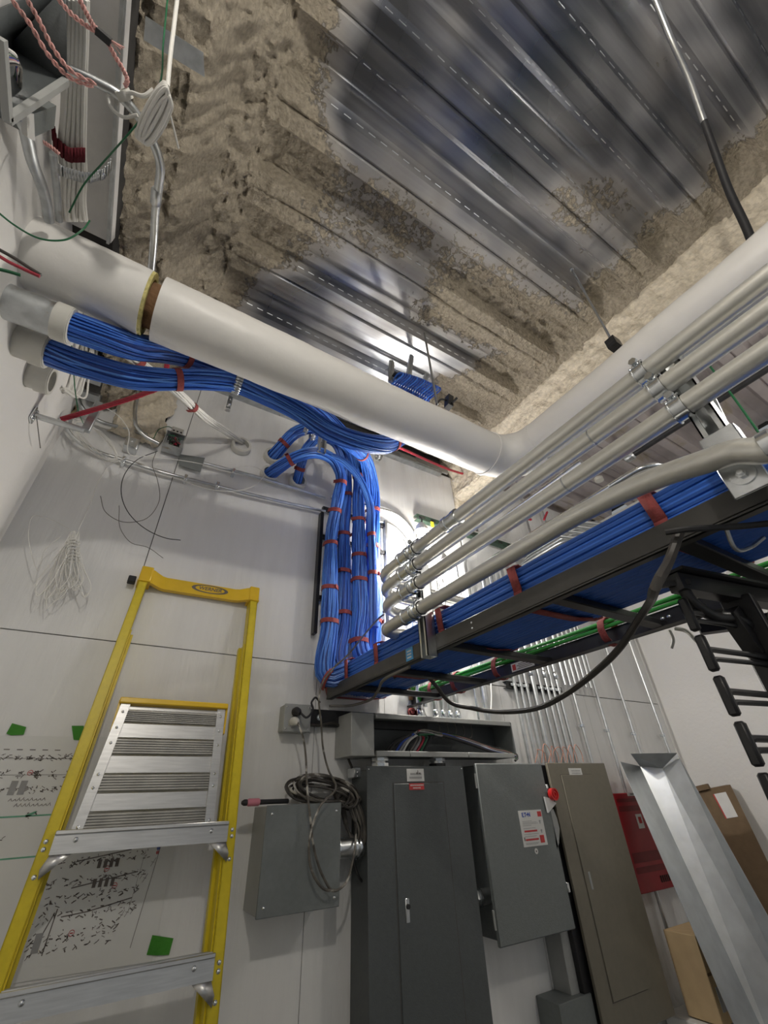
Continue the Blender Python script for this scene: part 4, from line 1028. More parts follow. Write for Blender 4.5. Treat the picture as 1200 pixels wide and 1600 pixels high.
# hub between the dark panel and the switch
b = MB(); c = V((1.575, 1.90, 1.335)); b.cyl(c, c + V((.10, 0, 0)), .028, GALV, 20); b.cyl(c + V((.0, 0, 0)), c + V((.012, 0, 0)), .04, ZINC, 8); b.cyl(c + V((.02, 0, 0)), c + V((.032, 0, 0)), .04, ZINC, 8); tag(b.build('pipe_nipple'), 'silver locknut nipple between the dark panel and the safety switch', 'conduit')
# tan panel
root = thing('electrical_panel', 'tall tan brown panel cover right of the safety switch', 'electrical panel', (2.36, YB, .6))
b = MB(); b.box((2.122, 1.875, .84), (2.66, YB, 1.83), BLACK, .003); b.build('cabinet', root)  # widened and black: shade of the gap beside the switch put into colour
b = MB(); b.box((2.165, 1.845, .82), (2.675, 1.860, 1.838), TAN, .002); b.build('trim_plate', root)
x0, x1 = at(878, 1218, y=1.843).x, at(925, 1215, y=1.843).x
b = MB(); b.box((x0, 1.840, .93), (x1, 1.846, 1.780), TAN, .0015); frame_lines(b, x0 - .003, x1 + .003, .927, 1.783, 1.8444, m=SEAM, w=.0018); dr = b.build('door', root)
q = at(923, 1376, y=1.840); b = MB(); b.box(q + V((-.008, -.002, -.034)), q + V((.008, .002, .034)), LGREY, .003); b.build('latch', dr)
q = at(899, 1206, y=1.844); b = MB(); b.box(q + V((-.055, -.0015, -.018)), q + V((.055, 0, .018)), STICK)
for zz in (.005, -.007):
    X = -.035
    while X < .035: b.box(q + V((X, -.002, zz - .003)), q + V((X + .004, -.0015, zz + .003)), SGREY); X += .007
b.build('name_label', root, label='white printed label')
# grey gutters below
b = MB(); b.box((2.07, 1.90, .30), (2.19, YB, 1.20), LGREY, .003); tag(b.build('wall_raceway'), 'grey vertical raceway on the wall below the safety switch', 'wireway')
b = MB(); b.box((1.95, 1.87, .45), (2.16, YB, .97), GREY, .003); tag(b.build('lower_cabinet'), 'grey cabinet low on the wall left of the tan panel, only its top corner showing', 'electrical box')

# ------------------------------------------------------------------ conduits on the back wall
def wconduit(label, path, r, m=GALV, group=None, fr=.10, straps=(), name='wall_conduit', coup=()):
    root = thing(name, label, 'conduit', path[0], group)
    b = MB(); b.tube(fillet(path, fr, 8), r, m, 14); b.build('tube', root)
    for z in straps:
        b = MB(); x = path[0][0]; y = path[0][1]
        b.ring((x, y, z - .008), (x, y, z + .008), r + .003, r, ZINC, 14); b.box((x - r - .016, y + r * .3, z - .008), (x + r + .004, y + r + .004, z + .008), ZINC); b.rivet((x - r - .010, y + r * .3, z), (0, -1, 0), .004, ZINC); b.build('clamp', root)
    for z in coup:
        b = MB(); x = path[0][0]; y = path[0][1]; b.tube([V((x, y, z - .025)), V((x, y, z - .02)), V((x, y, z + .02)), V((x, y, z + .025))], [r + .001, r + .005, r + .005, r + .001], ZINC, 12); b.build('coupling', root)
    return root
GC = 'conduits rising from the tan panel'
tops = [3.08, 3.14, 3.20, 3.26, 3.12, 3.18, 3.24, 3.30]
names8 = ['first', 'second', 'third', 'fourth', 'fifth', 'sixth', 'seventh', 'eighth']
for k, X in enumerate((2.155, 2.21, 2.262, 2.33, 2.40, 2.46, 2.515, 2.57)):
    r_ = .017 if k == 3 else .0115
    wconduit(names8[k] + ' conduit from the left among those rising from the tan panel', [V((X, 1.955, 1.82)), V((X, 1.955, tops[k])), V((X, 1.45, tops[k] + .02)), V((X + .5, 1.30, tops[k] + .02))], r_, straps=(2.27,) if k != 3 else (), coup=(2.36,) if k % 2 else ())
for X, lab_, z1_, zt in ((2.99, 'single thin conduit rising behind the galvanised trough, leftmost of three with low clamps', 2.0, 3.95), (3.29, 'single thin conduit rising behind the galvanised trough, middle of three with low clamps', 1.99, 3.95), (3.665, 'thin conduit close to the room corner above the trough', 1.99, 3.95), (2.73, 'thin conduit rising just right of the tan panel', 2.02, 3.95)):
    wconduit(lab_, [V((X, 1.965, 1.0)), V((X, 1.965, zt))], .0105, straps=(z1_ + .04,))
for k, X in enumerate((1.40, 1.50, 1.55, 1.60, 1.65)):
    wconduit(names8[k] + ' short conduit from the left entering the wireway top', [V((X, 1.94, 2.03)), V((X, 1.94, 2.9))], .014 if k else .018, coup=(2.06,))
wconduit('thick bright conduit entering the wireway top near its right end', [V((1.86, 1.93, 2.03)), V((1.86, 1.93, 3.15)), V((1.86, .9, 3.18))], .021, straps=(2.27,), fr=.14)
wconduit('thin bright conduit beside the thick one at the wireway right end', [V((1.79, 1.93, 2.03)), V((1.79, 1.93, 3.1))], .007, m=ZINC)
# conduits bending out above the tray
G6 = 'arching conduits'
for k in range(6):
    X = 2.02 + .045 * k; zt = 3.0 + .0 * k
    c0 = V((2.62 + .055 * k, 1.93, 2.3)); zt = 3.05 + .022 * k
    wconduit(names8[k] + ' of the six nested conduits arching behind the blue tray cables', [c0, V((c0.x, 1.93, zt)), V((c0.x, 1.28 - .03 * k, zt)), V((c0.x + .9, 1.15 - .03 * k, zt - .1))], .011, fr=.16)
wconduit('bright straight conduit glimpsed between the lowest two grey conduits', [V((2.10, 1.93, 2.3)), V((2.10, 1.93, 3.10)), V((2.13, .7, 3.14)), V((2.9, .6, 3.2))], .019, m=ZINC, fr=.12)
wconduit('bright conduit left of the arching ones behind the tray', [V((2.02, 1.93, 2.3)), V((2.02, 1.93, 3.06)), V((2.05, .9, 3.08))], .016, m=ZINC, fr=.12)
# two parallel conduits wrapping from the wall behind the drops to the lamp
wconduit('upper conduit curving down behind the caged work light', [V((.85, 1.965, 3.285)), V((1.36, 1.965, 3.32)), V((1.50, 1.965, 3.20)), V((1.52, 1.965, 2.1))], .011, fr=.13)
wconduit('lower conduit curving down behind the caged work light', [V((.85, 1.965, 3.19)), V((1.32, 1.965, 3.215)), V((1.44, 1.965, 3.10)), V((1.455, 1.965, 2.1))], .011, fr=.13)
def hstrut(label, a, c, m=GSTRUT, holes=8):
    a = V(a); c = V(c); root = thing('wall_strut', label, 'metal strut', a)
    b = MB(); w = .0205
    b.box((a.x, a.y - .002, a.z - w), (c.x, a.y + .002, a.z + w), m); b.box((a.x, a.y, a.z - w), (c.x, a.y + .04, a.z - w + .003), m); b.box((a.x, a.y, a.z + w - .003), (c.x, a.y + .04, a.z + w), m); b.build('channel', root)
    b = MB()
    for i in range(holes):
        X = a.x + (c.x - a.x) * (i + .5) / holes; b.box((X - .022, a.y - .0035, a.z - .008), (X + .022, a.y - .002, a.z + .008), SHADE)
    b.build('slot', root); return root
hs = hstrut('long green slotted strut on the wall beside the caged work light', (1.50, 1.94, 3.33), (2.62, 1.94, 3.33), holes=12)
b = MB(); q = at(675, 820, y=1.935); b.box(q + V((-.012, -.008, -.022)), q + V((.012, .0, .022)), mat('yellow_tag_plastic', (.75, .70, .05), .5, var=.05)); b.build('yellow_tag', hs)
wire('lamp_cord', 'white cord linking the two glaring caged work lights', [at(660, 842, y=1.78) + V((0, 0, .11)), at(672, 838, y=1.76), at(684, 850, y=1.72), at(694, 893, y=1.70) + V((0, 0, .11))], .004, PLAST, 'cord')
hstrut('short green slotted strut under the arching conduits', (2.58, 1.89, 3.14), (3.0, 1.89, 3.14), holes=4)
hstrut('dark strut across the conduit group above the tan panel', (2.10, 1.97, 2.27), (2.62, 1.97, 2.27), m=BLACK, holes=6)
hstrut('dark green strut behind the tray left of the thick bright conduit', (1.55, 1.96, 2.27), (1.85, 1.96, 2.27), holes=4)
# copper tails above the tan panel
for k in range(7):
    X = 2.17 + .055 * k; q = [V((X, 1.93, 1.845)), V((X + U(-.02, .02), 1.90, 1.90 + U(-.01, .02))), V((X + U(-.01, .05), 1.89, 1.92 + U(-.02, .02))), V((X + .06, 1.90, 1.89)), V((X + .07, 1.91, 1.85))]
    wire('wire_tail', ['leftmost', 'second', 'third', 'middle', 'fifth', 'sixth', 'rightmost'][k] + ' orange wire tail from the left, curling behind the tan panel top', q, .002, COPPER, group='orange wire tails above the tan panel')
# clutter at the ground bar
root = thing('ground_bar', 'rust brown ground bar with green wires on the wall under the tray end', 'ground bar', at(648, 1090, y=1.97))
b = MB(); p = at(648, 1085, y=1.985); b.box(p + V((-.035, -.006, -.03)), p + V((.035, .01, .035)), BROWN, .002); b.build('plate', root)
b = MB()
for k in range(6): q = p + V((-.025 + .01 * k, -.01, .01)); b.tube(smooth([q, q + V((-.03, -.03, .03)), q + V((-.06, -.02, .05)), q + V((-.05, .0, .08))], 5), .003, GREENW, 6)
b.build('green_wires', root)
b = MB(); p = at(645, 1112, y=1.95); b.ring(p, p + V((0, .02, 0)), .02, .012, REDV, 16); b.box(p + V((-.02, 0, -.015)), p + V((.03, .01, .005)), REDV); b.build('red_tie', root)
# flexible whip & wires at wireway top
wire('white_wire', 'thin white cable hanging to the wireway top beside the thick conduit', [at(767, 1065, y=1.88), at(768, 1090, y=1.88), at(767, 1115, y=1.88)], .004, WCAB)
wire('white_wire', 'white cable looping on the wireway top under the far tray rail', [at(660, 1100, y=1.86), at(664, 1115, y=1.85), at(672, 1125, y=1.85), at(685, 1118, y=1.86), at(680, 1126, y=1.85), at(662, 1124, y=1.85)], .0025, WCAB)

# ------------------------------------------------------------------ cords around the tray
wire('heavy_cord', 'thick dark cord hanging in a long loop under the tray', [at(1062, 830, z=2.09), at(1048, 870, z=2.04), at(1030, 905, z=1.98), at(1000, 965, x=1.02), at(970, 1010, x=1.06), at(930, 1050, x=1.12), at(880, 1087, x=1.18), at(850, 1103, x=1.22), at(800, 1112, x=1.26), at(740, 1107, x=1.27), at(700, 1095, x=1.24), at(680, 1070, x=1.18), at(660, 1050, x=1.10), at(640, 1042, x=1.02), at(615, 1058, x=.98)], .0085, DCORD, 'cord')
wire('grey_cord', 'grey cord sagging below the near end of the tray', [at(640, 1042, z=2.09), at(600, 1062, z=2.085), at(590, 1080, z=2.08), at(575, 1095, z=2.07), at(550, 1102, z=2.06), at(515, 1103, z=2.05)], .006, GREYW, 'cord')
wire('power_cord', 'thin black cord strung under the tray rungs beside the black rack', [at(1040, 832, z=2.085), at(1065, 828, z=2.08), at(1110, 825, z=2.08), at(1160, 822, z=2.08), at(1200, 818, z=2.08)], .006, BLACKM, 'cord')

# ------------------------------------------------------------------ black rack with finger cable manager
RKY = .40; RZ = 2.06
p0 = at(1040, 900, x=.95)
root = thing('equipment_rack', 'black rack top with vertical finger cable manager at the right edge', 'equipment rack', (.95, p0.y, 0))
yR, zR = p0.y, p0.z
b = MB()
# top channel: runs to +x, slightly toward the viewer
A_ = V((.95, yR, zR)); D_ = (at(1200, 930, z=zR) - A_); D_ = D_ * 1.6
b.obox(A_, A_ + D_, .012, .006, BLACK); 
b.obox(A_ + V((0, -.01, -.02)), A_ + D_ + V((0, -.01, -.02)), .03, .036, BLACK); b.obox(A_ + V((-.0, -.012, .004)), A_ + D_ + V((0, -.012, .004)), .055, .006, BLACK)
b.obox(A_ + V((-.015, .01, -.02)), A_ + V((.02, -.03, -.022)), .01, .012, BLACK)
b.build('top_channel', root)
dx = D_.normalized()
b = MB(); T_ = A_ + V((0, -.01, -.03))
q = smooth([T_ + dx * .02, T_ + dx * .03 + V((0, 0, -.03)), T_ + dx * .06 + V((0, 0, -.05)), T_ + dx * .16 + V((0, 0, -.055)), T_ + dx * .22 + V((0, 0, -.09)), T_ + dx * .24 + V((0, 0, -.16))], 5)
b.tube(q, .012, BLACK, 10)
b.build('top_gusset', root)
# posts
yP = yR - .01
fx = at(1072, 950, y=yP).x
fz = at(1072, 950, y=yP).z
for k in range(12):
    z_hi = 2.02 - k * .076; z_lo = z_hi - .068
    # column of finger tips
    c = V((fx, yP, 0)); b = MB()
    b.box((fx - .007, yP - .009, z_lo), (fx + .007, yP + .009, z_hi), BLACK, .004)
    zc = z_hi - .03
    for yy in (-.006,):
        b.tube([V((fx, yP, zc)), V((fx + .02, yP - .002, zc + .004)), V((fx + .12, yP - .02, zc + .002)), V((fx + .19, yP - .03, zc))], [.009, .006, .006, .010], BLACK, 8)
        b.tube([V((fx + .004, yP, zc - .018)), V((fx + .02, yP - .002, zc - .014)), V((fx + .12, yP - .02, zc - .014)), V((fx + .19, yP - .03, zc - .014))], [.006, .005, .005, .008], BLACK, 8)
    b.build('cable_finger', root)
b = MB(); b.box((fx + .175, yP - .06, 0), (fx + .20, yP + .0, zR - .03), BLACK, .003); b.box((fx + .20, yP - .012, 0), (fx + .27, yP - .0, zR - .03), BLACK, .003)
b.obox(V((fx + .18, yP - .02, 1.93)), V((fx + .14, yP - .02, 2.01)), .03, .05, BLACK)
b.build('post', root)
b = MB(); b.obox(V((fx + .19, yP - .02, 1.90)), V((fx + .26, yP - .10, 2.06)), .012, .03, BLACK); b.build('brace', root)
# rack-to-tray J bolt
q = at(1175, 835, z=2.09)
b = MB(); b.tube(smooth([q + V((-.04, .02, .02)), q + V((-.02, .03, -.02)), q + V((.03, .02, -.01)), q + V((.06, 0, .01))], 5), .004, GALVD, 8); b.build('clip', root)
# dangling cord ends by the far rail
wire('cord_stub', 'short beige cable offcut dangling under the far tray rail', [at(1046, 985, x=1.45), at(1052, 1000, x=1.45), at(1049, 1013, x=1.45)], .005, PLAST, 'cable')
wire('cord_stub', 'beige flat strap end sticking out beneath the far tray rail', [at(1055, 982, x=1.46), at(1070, 985, x=1.46), at(1090, 1003, x=1.46)], .006, PLAST, 'cable')

# ------------------------------------------------------------------ right side stack: red sheet, trough, boxes
root = thing('red_sleeve', 'translucent red plastic wrapped package standing against the wall', 'package', (2.95, 1.90, 1.2))
xa_ = at(957, 1240, y=1.91).x; za = at(957, 1240, y=1.91).z; xb_ = 3.30; zb = at(1002, 1398, y=1.91).z
b = MB(); b.box((xa_, 1.91, zb), (xb_, 1.96, za), REDP, .004); b.build('wrap', root)
DR = mat('dark_red_print', (.19, .006, .011), .45, var=.1)
for i, (u, v) in enumerate(((.06, .10), (.14, .20), (.62, .72), (.76, .82))): b = MB(); b.box((xa_ + .02, 1.909, za - (za - zb) * v), (xa_ + .30, 1.9095, za - (za - zb) * u), DR); b.build('printed_band', root)
b = MB()
for i in range(7): b.box((xa_ + .22 + i * .02, 1.9085, zb + .03), (xa_ + .232 + i * .02, 1.9088, zb + .06), SHADE)
b.build('barcode', root)
for (px0, py0, w_, h_) in ((1000, 1283, .03, .035), (987, 1241, .045, .008)):
    q = at(px0, py0, y=1.9085); b = MB(); b.box(q + V((-w_, -.001, -h_)), q + V((w_, 0, h_)), STICK); b.box(q + V((-w_ * .4, -.0014, -h_ * .3)), q + V((w_ * .6, -.001, h_ * .6)), RINK if w_ < .04 else SGREY); b.build('label', root)
# long trough leaning forward
root = thing('sheet_metal_trough', 'long bright galvanised trough leaning in the corner', 'metal trough', (3.0, 1.5, 0))
def down(a, c, f):   # lengthen an edge past its lower point
    return a + (c - a) * f
TL, BLp = at(1000, 1197, y=1.86), at(1187, 1600, y=1.62)
TM, BM = at(1035, 1200, y=1.74), at(1250, 1600, y=1.46)
TR, BR = at(1058, 1178, y=1.62), at(1294, 1600, y=1.32)
TF, BF = at(969, 1190, y=1.82), at(1146, 1598, y=1.58)
TRG = mat('sheet_galvanised', (.56, .58, .59), .42, .9, var=.08, vscale=14)
def sheet4(name, P, parent, m=TRG, th=.002, **kw):
    o_ = MB().add(P, [(0, 1, 3), (1, 2, 3)], m).build(name, parent, smooth_=False, **kw); o_.modifiers.new('t', 'SOLIDIFY').thickness = th; return o_
k_ = 1.18
sheet4('back_plate', [TL, TM, down(TM, BM, k_), down(TL, BLp, k_)], root)
sheet4('side_flange', [TM, TR, down(TR, BR, k_), down(TM, BM, k_)], root)
sheet4('side_flange', [TF, TL, down(TL, BLp, k_), down(TF, BF, k_)], root)
sheet4('end_flange', [TL, TM, at(1058, 1176, y=1.60), at(985, 1177, y=1.78)], root)
# long cardboard box
root = thing('long_cardboard_box', 'long flat brown cardboard box standing against the right wall', 'cardboard box', (3.66, 1.70, .3))
def cb(p, q): return at(p, q, x=3.66)
TLc, TRc, BLc, BRc = at(1090, 1236, x=3.69), at(1141, 1226, x=3.74), at(1200, 1432, x=3.56), at(1200, 1352, x=3.63)
kk = (TLc.z - .03) / (TLc.z - BLc.z); BLc = TLc + (BLc - TLc) * kk; kk = (TRc.z - .03) / (TRc.z - BRc.z); BRc = TRc + (BRc - TRc) * kk
BLc.x = max(BLc.x, 3.3); BRc.x = max(BRc.x, 3.36)
off = V((.055, .05, 0))
b = MB(); b.hexa([BLc, BRc, BRc + off, BLc + off, TLc, TRc, TRc + off, TLc + off], CARD); b.build('carton', root)
def onf(u, v, w=-.003): p = TLc.lerp(TRc, u); q = BLc.lerp(BRc, u); n_ = (TRc - TLc).cross(BLc - TLc).normalized(); n_ = n_ if n_.x < 0 else -n_; return p.lerp(q, v) - n_ * w
b = MB(); b.add([onf(.42, .02), onf(.78, .02), onf(.78, .10), onf(.42, .10)], [(0, 1, 2, 3)], STICK); b.build('shipping_label', root)
b = MB(); b.add([onf(.38, .02, -.002), onf(.43, .02, -.002), onf(.43, .10, -.002), onf(.38, .10, -.002)], [(0, 1, 2, 3)], RINK); b.build('red_tape', root)
b = MB(); q = TLc; b.obox(TLc + V((0, 0, .012)), TLc.lerp(TRc, .38) + V((0, 0, .014)), .05, .03, CARD); b.build('open_flap', root)
# small boxes by the floor
b = MB(); c = at(1095, 1515, y=1.45)
root = thing('small_cardboard_box', 'small light brown carton on the floor between tan panel and trough', 'cardboard box', c)
X0, Z0 = at(1085, 1462, y=1.7).x, at(1085, 1462, y=1.7).z
b.box((X0, 1.70, Z0 - .30), (X0 + .26, 1.86, Z0), CARDL, .003); b.build('carton', root)
b = MB(); b.box((X0 - .0, 1.699, Z0 - .14), (X0 + .26, 1.70, Z0 - .13), CARD); b.box((X0 + .03, 1.698, Z0 - .26), (X0 + .10, 1.70, Z0 - .18), SGREY); b.box((X0 + .17, 1.698, Z0 - .24), (X0 + .26, 1.70, Z0 - .225), BROWN); b.add([V((X0 + .20, 1.698, Z0 - .21)), V((X0 + .22, 1.698, Z0 - .21)), V((X0 + .21, 1.698, Z0 - .185))], [(0, 1, 2)], BROWN); b.build('printing', root)
b = MB(); b.box((X0 - .04, 1.55, 0), (X0 + .40, 1.96, Z0 - .305), STICK, .005); 
for i in range(4): b.box((X0 + .06, 1.548, Z0 - .36 - i * .03), (X0 + .30, 1.5495, Z0 - .352 - i * .03), INK)
tag(b.build('white_carton'), 'white printed carton on the floor under the small brown carton', 'cardboard box')

# ------------------------------------------------------------------ red, white and other loose cabling on the left
wire('red_cable_bundle', 'red cable strands stretched from the steel pipe end toward the blue bundles', [at(96, 655, y=1.62), at(130, 645, y=1.58), at(180, 630, y=1.5), at(225, 615, y=1.42), at(250, 603, y=1.36), at(258, 585, y=1.32), at(262, 560, y=1.30)], .0035, REDW, 'cable bundle', strands=7, spread=.007)
wire('red_cable_bundle', 'red cable strands running under the white pipe toward the arched bundles', [at(265, 560, y=1.33), at(300, 568, y=1.34), at(340, 580, y=1.38), at(385, 600, y=1.5), at(430, 620, y=1.6), at(470, 642, y=1.62), at(512, 662, y=1.60)], .0035, REDW, 'cable bundle', strands=7, spread=.007)
wire('red_cable_bundle', 'red cable strands right of the sagging blue bundle under the pipe', [at(600, 690, y=1.55), at(630, 702, y=1.6), at(665, 718, y=1.7), at(700, 733, y=1.8), at(740, 745, y=1.9)], .0033, REDW, 'cable bundle', strands=6, spread=.006)
bundle('white_cable_bundle', 'white cable bundle with dark red ties slanting into a back wall sleeve', [at(198, 552, y=1.45), at(230, 575, y=1.50), at(262, 600, y=1.60), at(290, 625, y=1.68), at(320, 652, y=1.80), at(350, 672, y=1.90), at(378, 690, y=1.99)], [.022, .022, .022, .022, .022, .018], m=WCAB, straps=(.10, .52), wander=.8)
# frayed white cables falling behind the sleeves
for k in range(18):
    x0_ = 92 + k * 2.9; sx = U(-8, 8)
    q = [at(x0_ + U(-4, 4) + 12, 530, y=1.62), at(x0_ + 8, 560 + U(-4, 4), y=1.66), at(x0_ - 4 + sx * .4, 590, y=1.72), at(x0_ - 14 + sx, 605 + k * 1.0, y=1.76), at(78 + k * 1.5, 607 + U(-4, 4), y=1.70)]
    wire('white_cable', 'white cable in the fan hanging behind the left wall sleeves, ' + ['leftmost', 'second from left', 'third from left', 'fourth from left', 'fifth from left', 'sixth from left', 'seventh from left', 'eighth from left', 'ninth from left', 'ninth from right', 'eighth from right', 'seventh from right', 'sixth from right', 'fifth from right', 'fourth from right', 'third from right', 'second from right', 'rightmost'][k], q, .0042, WCAB, group='white cables behind the left wall sleeves', seg=6)
# wood-coloured conduit ends and wall tubes
wire('steel_conduit', 'slim conduit curving down the corner behind the red cable', [at(118, 600, y=1.90), at(122, 625, y=1.92), at(135, 645, y=1.94), at(160, 660, y=1.95), at(190, 668, y=1.96), at(230, 680, y=1.96)], .010, GALVD, 'conduit', seg=12)
wire('steel_conduit', 'conduit bending from the foam patch down to the open junction box', [at(216, 590, y=1.90), at(215, 615, y=1.91), at(211, 650, y=1.92), at(213, 665, y=1.92), at(225, 680, y=1.93), at(248, 693, y=1.94)], .010, GALV, 'conduit', seg=12)
wire('steel_conduit', 'conduit curving from the corner along the wall, lowest of the pair under the open box', [at(97, 655, y=1.93), at(105, 670, y=1.94), at(120, 688, y=1.95), at(150, 705, y=1.96), at(190, 718, y=1.965), at(250, 737, y=1.965), at(320, 755, y=1.965), at(400, 775, y=1.965), at(508, 799, y=1.965)], .0095, GALV, 'conduit', seg=12)
wire('steel_conduit', 'straight wall conduit running right from the open junction box', [at(318, 724, y=1.965), at(400, 745, y=1.965), at(508, 778, y=1.965)], .0095, GALV, 'conduit', seg=12)
for px0, py0, l_ in ((193, 719, 'clip on the lower conduit left of the open box'), (290, 747, 'clip on the lower conduit under the cover plate'), (340, 758, 'clip on the lower conduit right of the cover plate'), (365, 737, 'clip on the upper wall conduit')):
    q = at(px0, py0, y=1.96); b = MB(); b.box(q + V((-.008, -.012, -.018)), q + V((.008, .036, .018)), ZINC, .003); b.rivet(q + V((0, -.013, -.012)), (0, -1, 0), .005, ZINC); tag(b.build('conduit_clip'), 'silver ' + l_, 'clip')
# open junction box
c = at(272, 690, y=1.93); root = thing('open_junction_box', 'small open steel junction box stuffed with wires, high on the wall', 'electrical box', c)
b = MB(); w = .045; b.box(c + V((-w, .02, -w)), c + V((w, .05, w)), GALVD)
for s_ in (-1, 1): b.box(c + V((s_ * w - .002, -.02, -w)), c + V((s_ * w + .002, .05, w)), GALVD); b.box(c + V((-w, -.02, s_ * w - .002)), c + V((w, .05, s_ * w + .002)), GALVD)
b.build('box', root); b = MB()
for k in range(16): q = [c + V((U(-.035, .035), U(-.015, .02), U(-.035, .035))) for _ in range(4)]; b.tube(smooth(q, 4), .0022, [BLACKM, REDW, GREYW, DCORD, DGREENW][k % 5], 6)
b.build('wires', root)
b = MB(); b.box(c + V((-.03, -.005, .046)), c + V((.03, .05, .10)), PLAST, .004); 
for k in range(3): b.cyl(c + V((-.018 + .018 * k, -.006, .07)), c + V((-.018 + .018 * k, -.004, .07)), .005, SHADE, 10)
b.build('device', root)
q = [at(279, 710, y=1.975), at(320, 716, y=1.975), at(313, 738, y=1.975), at(280, 727, y=1.975)]
b = MB(); b.poly(q, GREY, .004, nrm=(0, -1, 0)); tag(b.build('cover_plate'), 'loose grey cover plate beside the open junction box', 'plate')
q = at(206, 692, y=1.95); root = thing('strut_clip', 'galvanised channel clip on the wall left of the open junction box', 'bracket', q)
b = MB(); b.box(q + V((-.03, -.01, -.035)), q + V((.03, .05, .03)), GALV, .004); b.box(q + V((-.012, -.013, -.03)), q + V((.012, -.009, .02)), GALVD); b.build('channel', root); b = MB(); b.rivet(q + V((0, -.013, 0)), (0, -1, 0), .006, ZINC); b.build('bolt', root)
# pipe stub frame on the left wall
root = thing('pipe_bracket', 'small steel pipe stub bracket on the left wall below the sleeves', 'bracket', at(55, 647, x=XL))
a = at(50, 648, x=XL); c = at(95, 655, x=XL + .17)
b = MB(); b.cyl(a, V((c.x, a.y, a.z)), .012, GALV, 14); b.build('stub', root)
b = MB(); b.box(a + V((0, -.02, -.03)), a + V((.01, .02, .03)), ZINC, .003); b.rivet(a + V((.01, 0, .02)), (1, 0, 0), .008, ZINC); b.rivet(a + V((.01, 0, -.02)), (1, 0, 0), .008, ZINC); b.build('flange', root)
b = MB(); b.box(V((c.x - .012, a.y - .012, a.z - .0)), V((c.x + .016, a.y + .012, a.z + .16)), GALVD, .002); b.build('upright', root)
wire('hanging_wire', 'thin wire hanging down from the pipe stub bracket on the left wall', [at(57, 650, x=XL + .02), at(60, 675, x=XL + .03), at(63, 700, x=XL + .03)], .0018, GREYW)
for k, (px0, py0) in enumerate(((104, 617), (107, 637))):
    q = at(px0, py0, y=1.98); b = MB(); b.ring(V((q.x, YB, q.z)), V((q.x, 1.975, q.z)), .033, .028, CARDL, 20); b.cyl(V((q.x, 1.999, q.z)), V((q.x, 1.992, q.z)), .028, BROWN, 20); tag(b.build('wall_hole_sleeve'), 'round wood-edged hole in the corner, ' + ('upper' if k == 0 else 'lower') + ' of two behind the pipe stub', 'hole')
# white thin wires
def loops(cx, cy, rx_, ry_, n, y, amp=.3, tilt=0., k0=0):
    q = []
    for i in range(n * 10 + 1):
        a = 2 * pi * i / 10; kx = 1 + amp * noise.noise(V((i * .13, k0, 0))); ky = 1 + amp * noise.noise(V((i * .13, k0, 5)))
        X = rx_ * cos(a) * kx; Y = ry_ * sin(a) * ky
        q.append(at(cx + X * cos(tilt) - Y * sin(tilt) + 6 * noise.noise(V((i * .07, k0, 9))), cy + X * sin(tilt) + Y * cos(tilt), y=y + .02 * noise.noise(V((i * .2, k0, 3)))))
    return q
wire('white_wire_tangle', 'loose tangle of thin white wire in the left corner above the hanging coil', loops(150, 690, 42, 14, 7, 1.86, .6, .75), .0018, WCAB, n=4, seg=6)
wire('thin_white_wire', 'thin white wire strung across the wall past the junction box to a sleeve', [at(130, 645, y=1.8), at(160, 636, y=1.8), at(185, 650, y=1.82), at(200, 670, y=1.85), at(203, 710, y=1.88), at(230, 713, y=1.9), at(300, 722, y=1.9), at(350, 732, y=1.9), at(400, 730, y=1.92), at(412, 737, y=1.94)], .0018, WCAB)
wire('thin_white_wire', 'thin white wire drooping under the conduits to the long arched bundle sleeve', [at(215, 722, y=1.9), at(270, 745, y=1.9), at(330, 765, y=1.9), at(370, 767, y=1.91), at(400, 757, y=1.93), at(414, 742, y=1.95)], .0018, WCAB)
wire('thin_white_wire', 'thin white wire dropping from the tangle to the hanging coil', [at(197, 715, y=1.88), at(170, 728, y=1.9), at(155, 750, y=1.92), at(140, 790, y=1.93), at(122, 828, y=1.93)], .0018, WCAB)
root = thing('white_wire_coil', 'limp hank of thin white wire hanging on the wall left of the ladder', 'wire coil', at(118, 840, y=1.93))
b = MB()
for k in range(17):
    e = at(62 + k * 4.2 + U(-6, 6), 930 + 14 * sin(k * .4) + U(-12, 8), y=1.93 + U(-.02, .03)); s_ = at(112 + U(-5, 8), 832 + U(-4, 14), y=1.94); w = U(.012, .03)
    m1 = s_.lerp(e, .5)
    b.tube(smooth([s_, m1 + V((-w, 0, .0)), e + V((-w * .6, 0, .02)), e, e + V((w * .6, 0, .02)), m1 + V((w, -.01, 0)), s_ + V((.01, -.01, 0))], 6), .0017, WCAB, 6)
b.build('loops', root)
b = MB()
for k in range(7):
    q = loops(117, 845 + k * 5, 8, 3, 1, 1.92, .1); b.tube(smooth(q, 2), .002, WCAB, 6)
b.build('wrap', root)
b = MB(); b.tube(smooth([at(108, 826, y=1.93), at(80, 812, y=1.93), at(52, 806, y=1.93), at(45, 825, y=1.93), at(48, 860, y=1.93), at(60, 892, y=1.93), at(70, 860, y=1.93), at(95, 838, y=1.93)], 8), .0017, WCAB, 6); b.build('stray_loop', root)
wire('thin_black_wire', 'thin black wire curling down the wall above the ladder top', [at(246, 705, y=1.9), at(215, 718, y=1.9), at(193, 745, y=1.9), at(190, 775, y=1.9), at(200, 800, y=1.9), at(230, 828, y=1.9), at(260, 841, y=1.9), at(282, 844, y=1.92)], .0019, BLACKM)
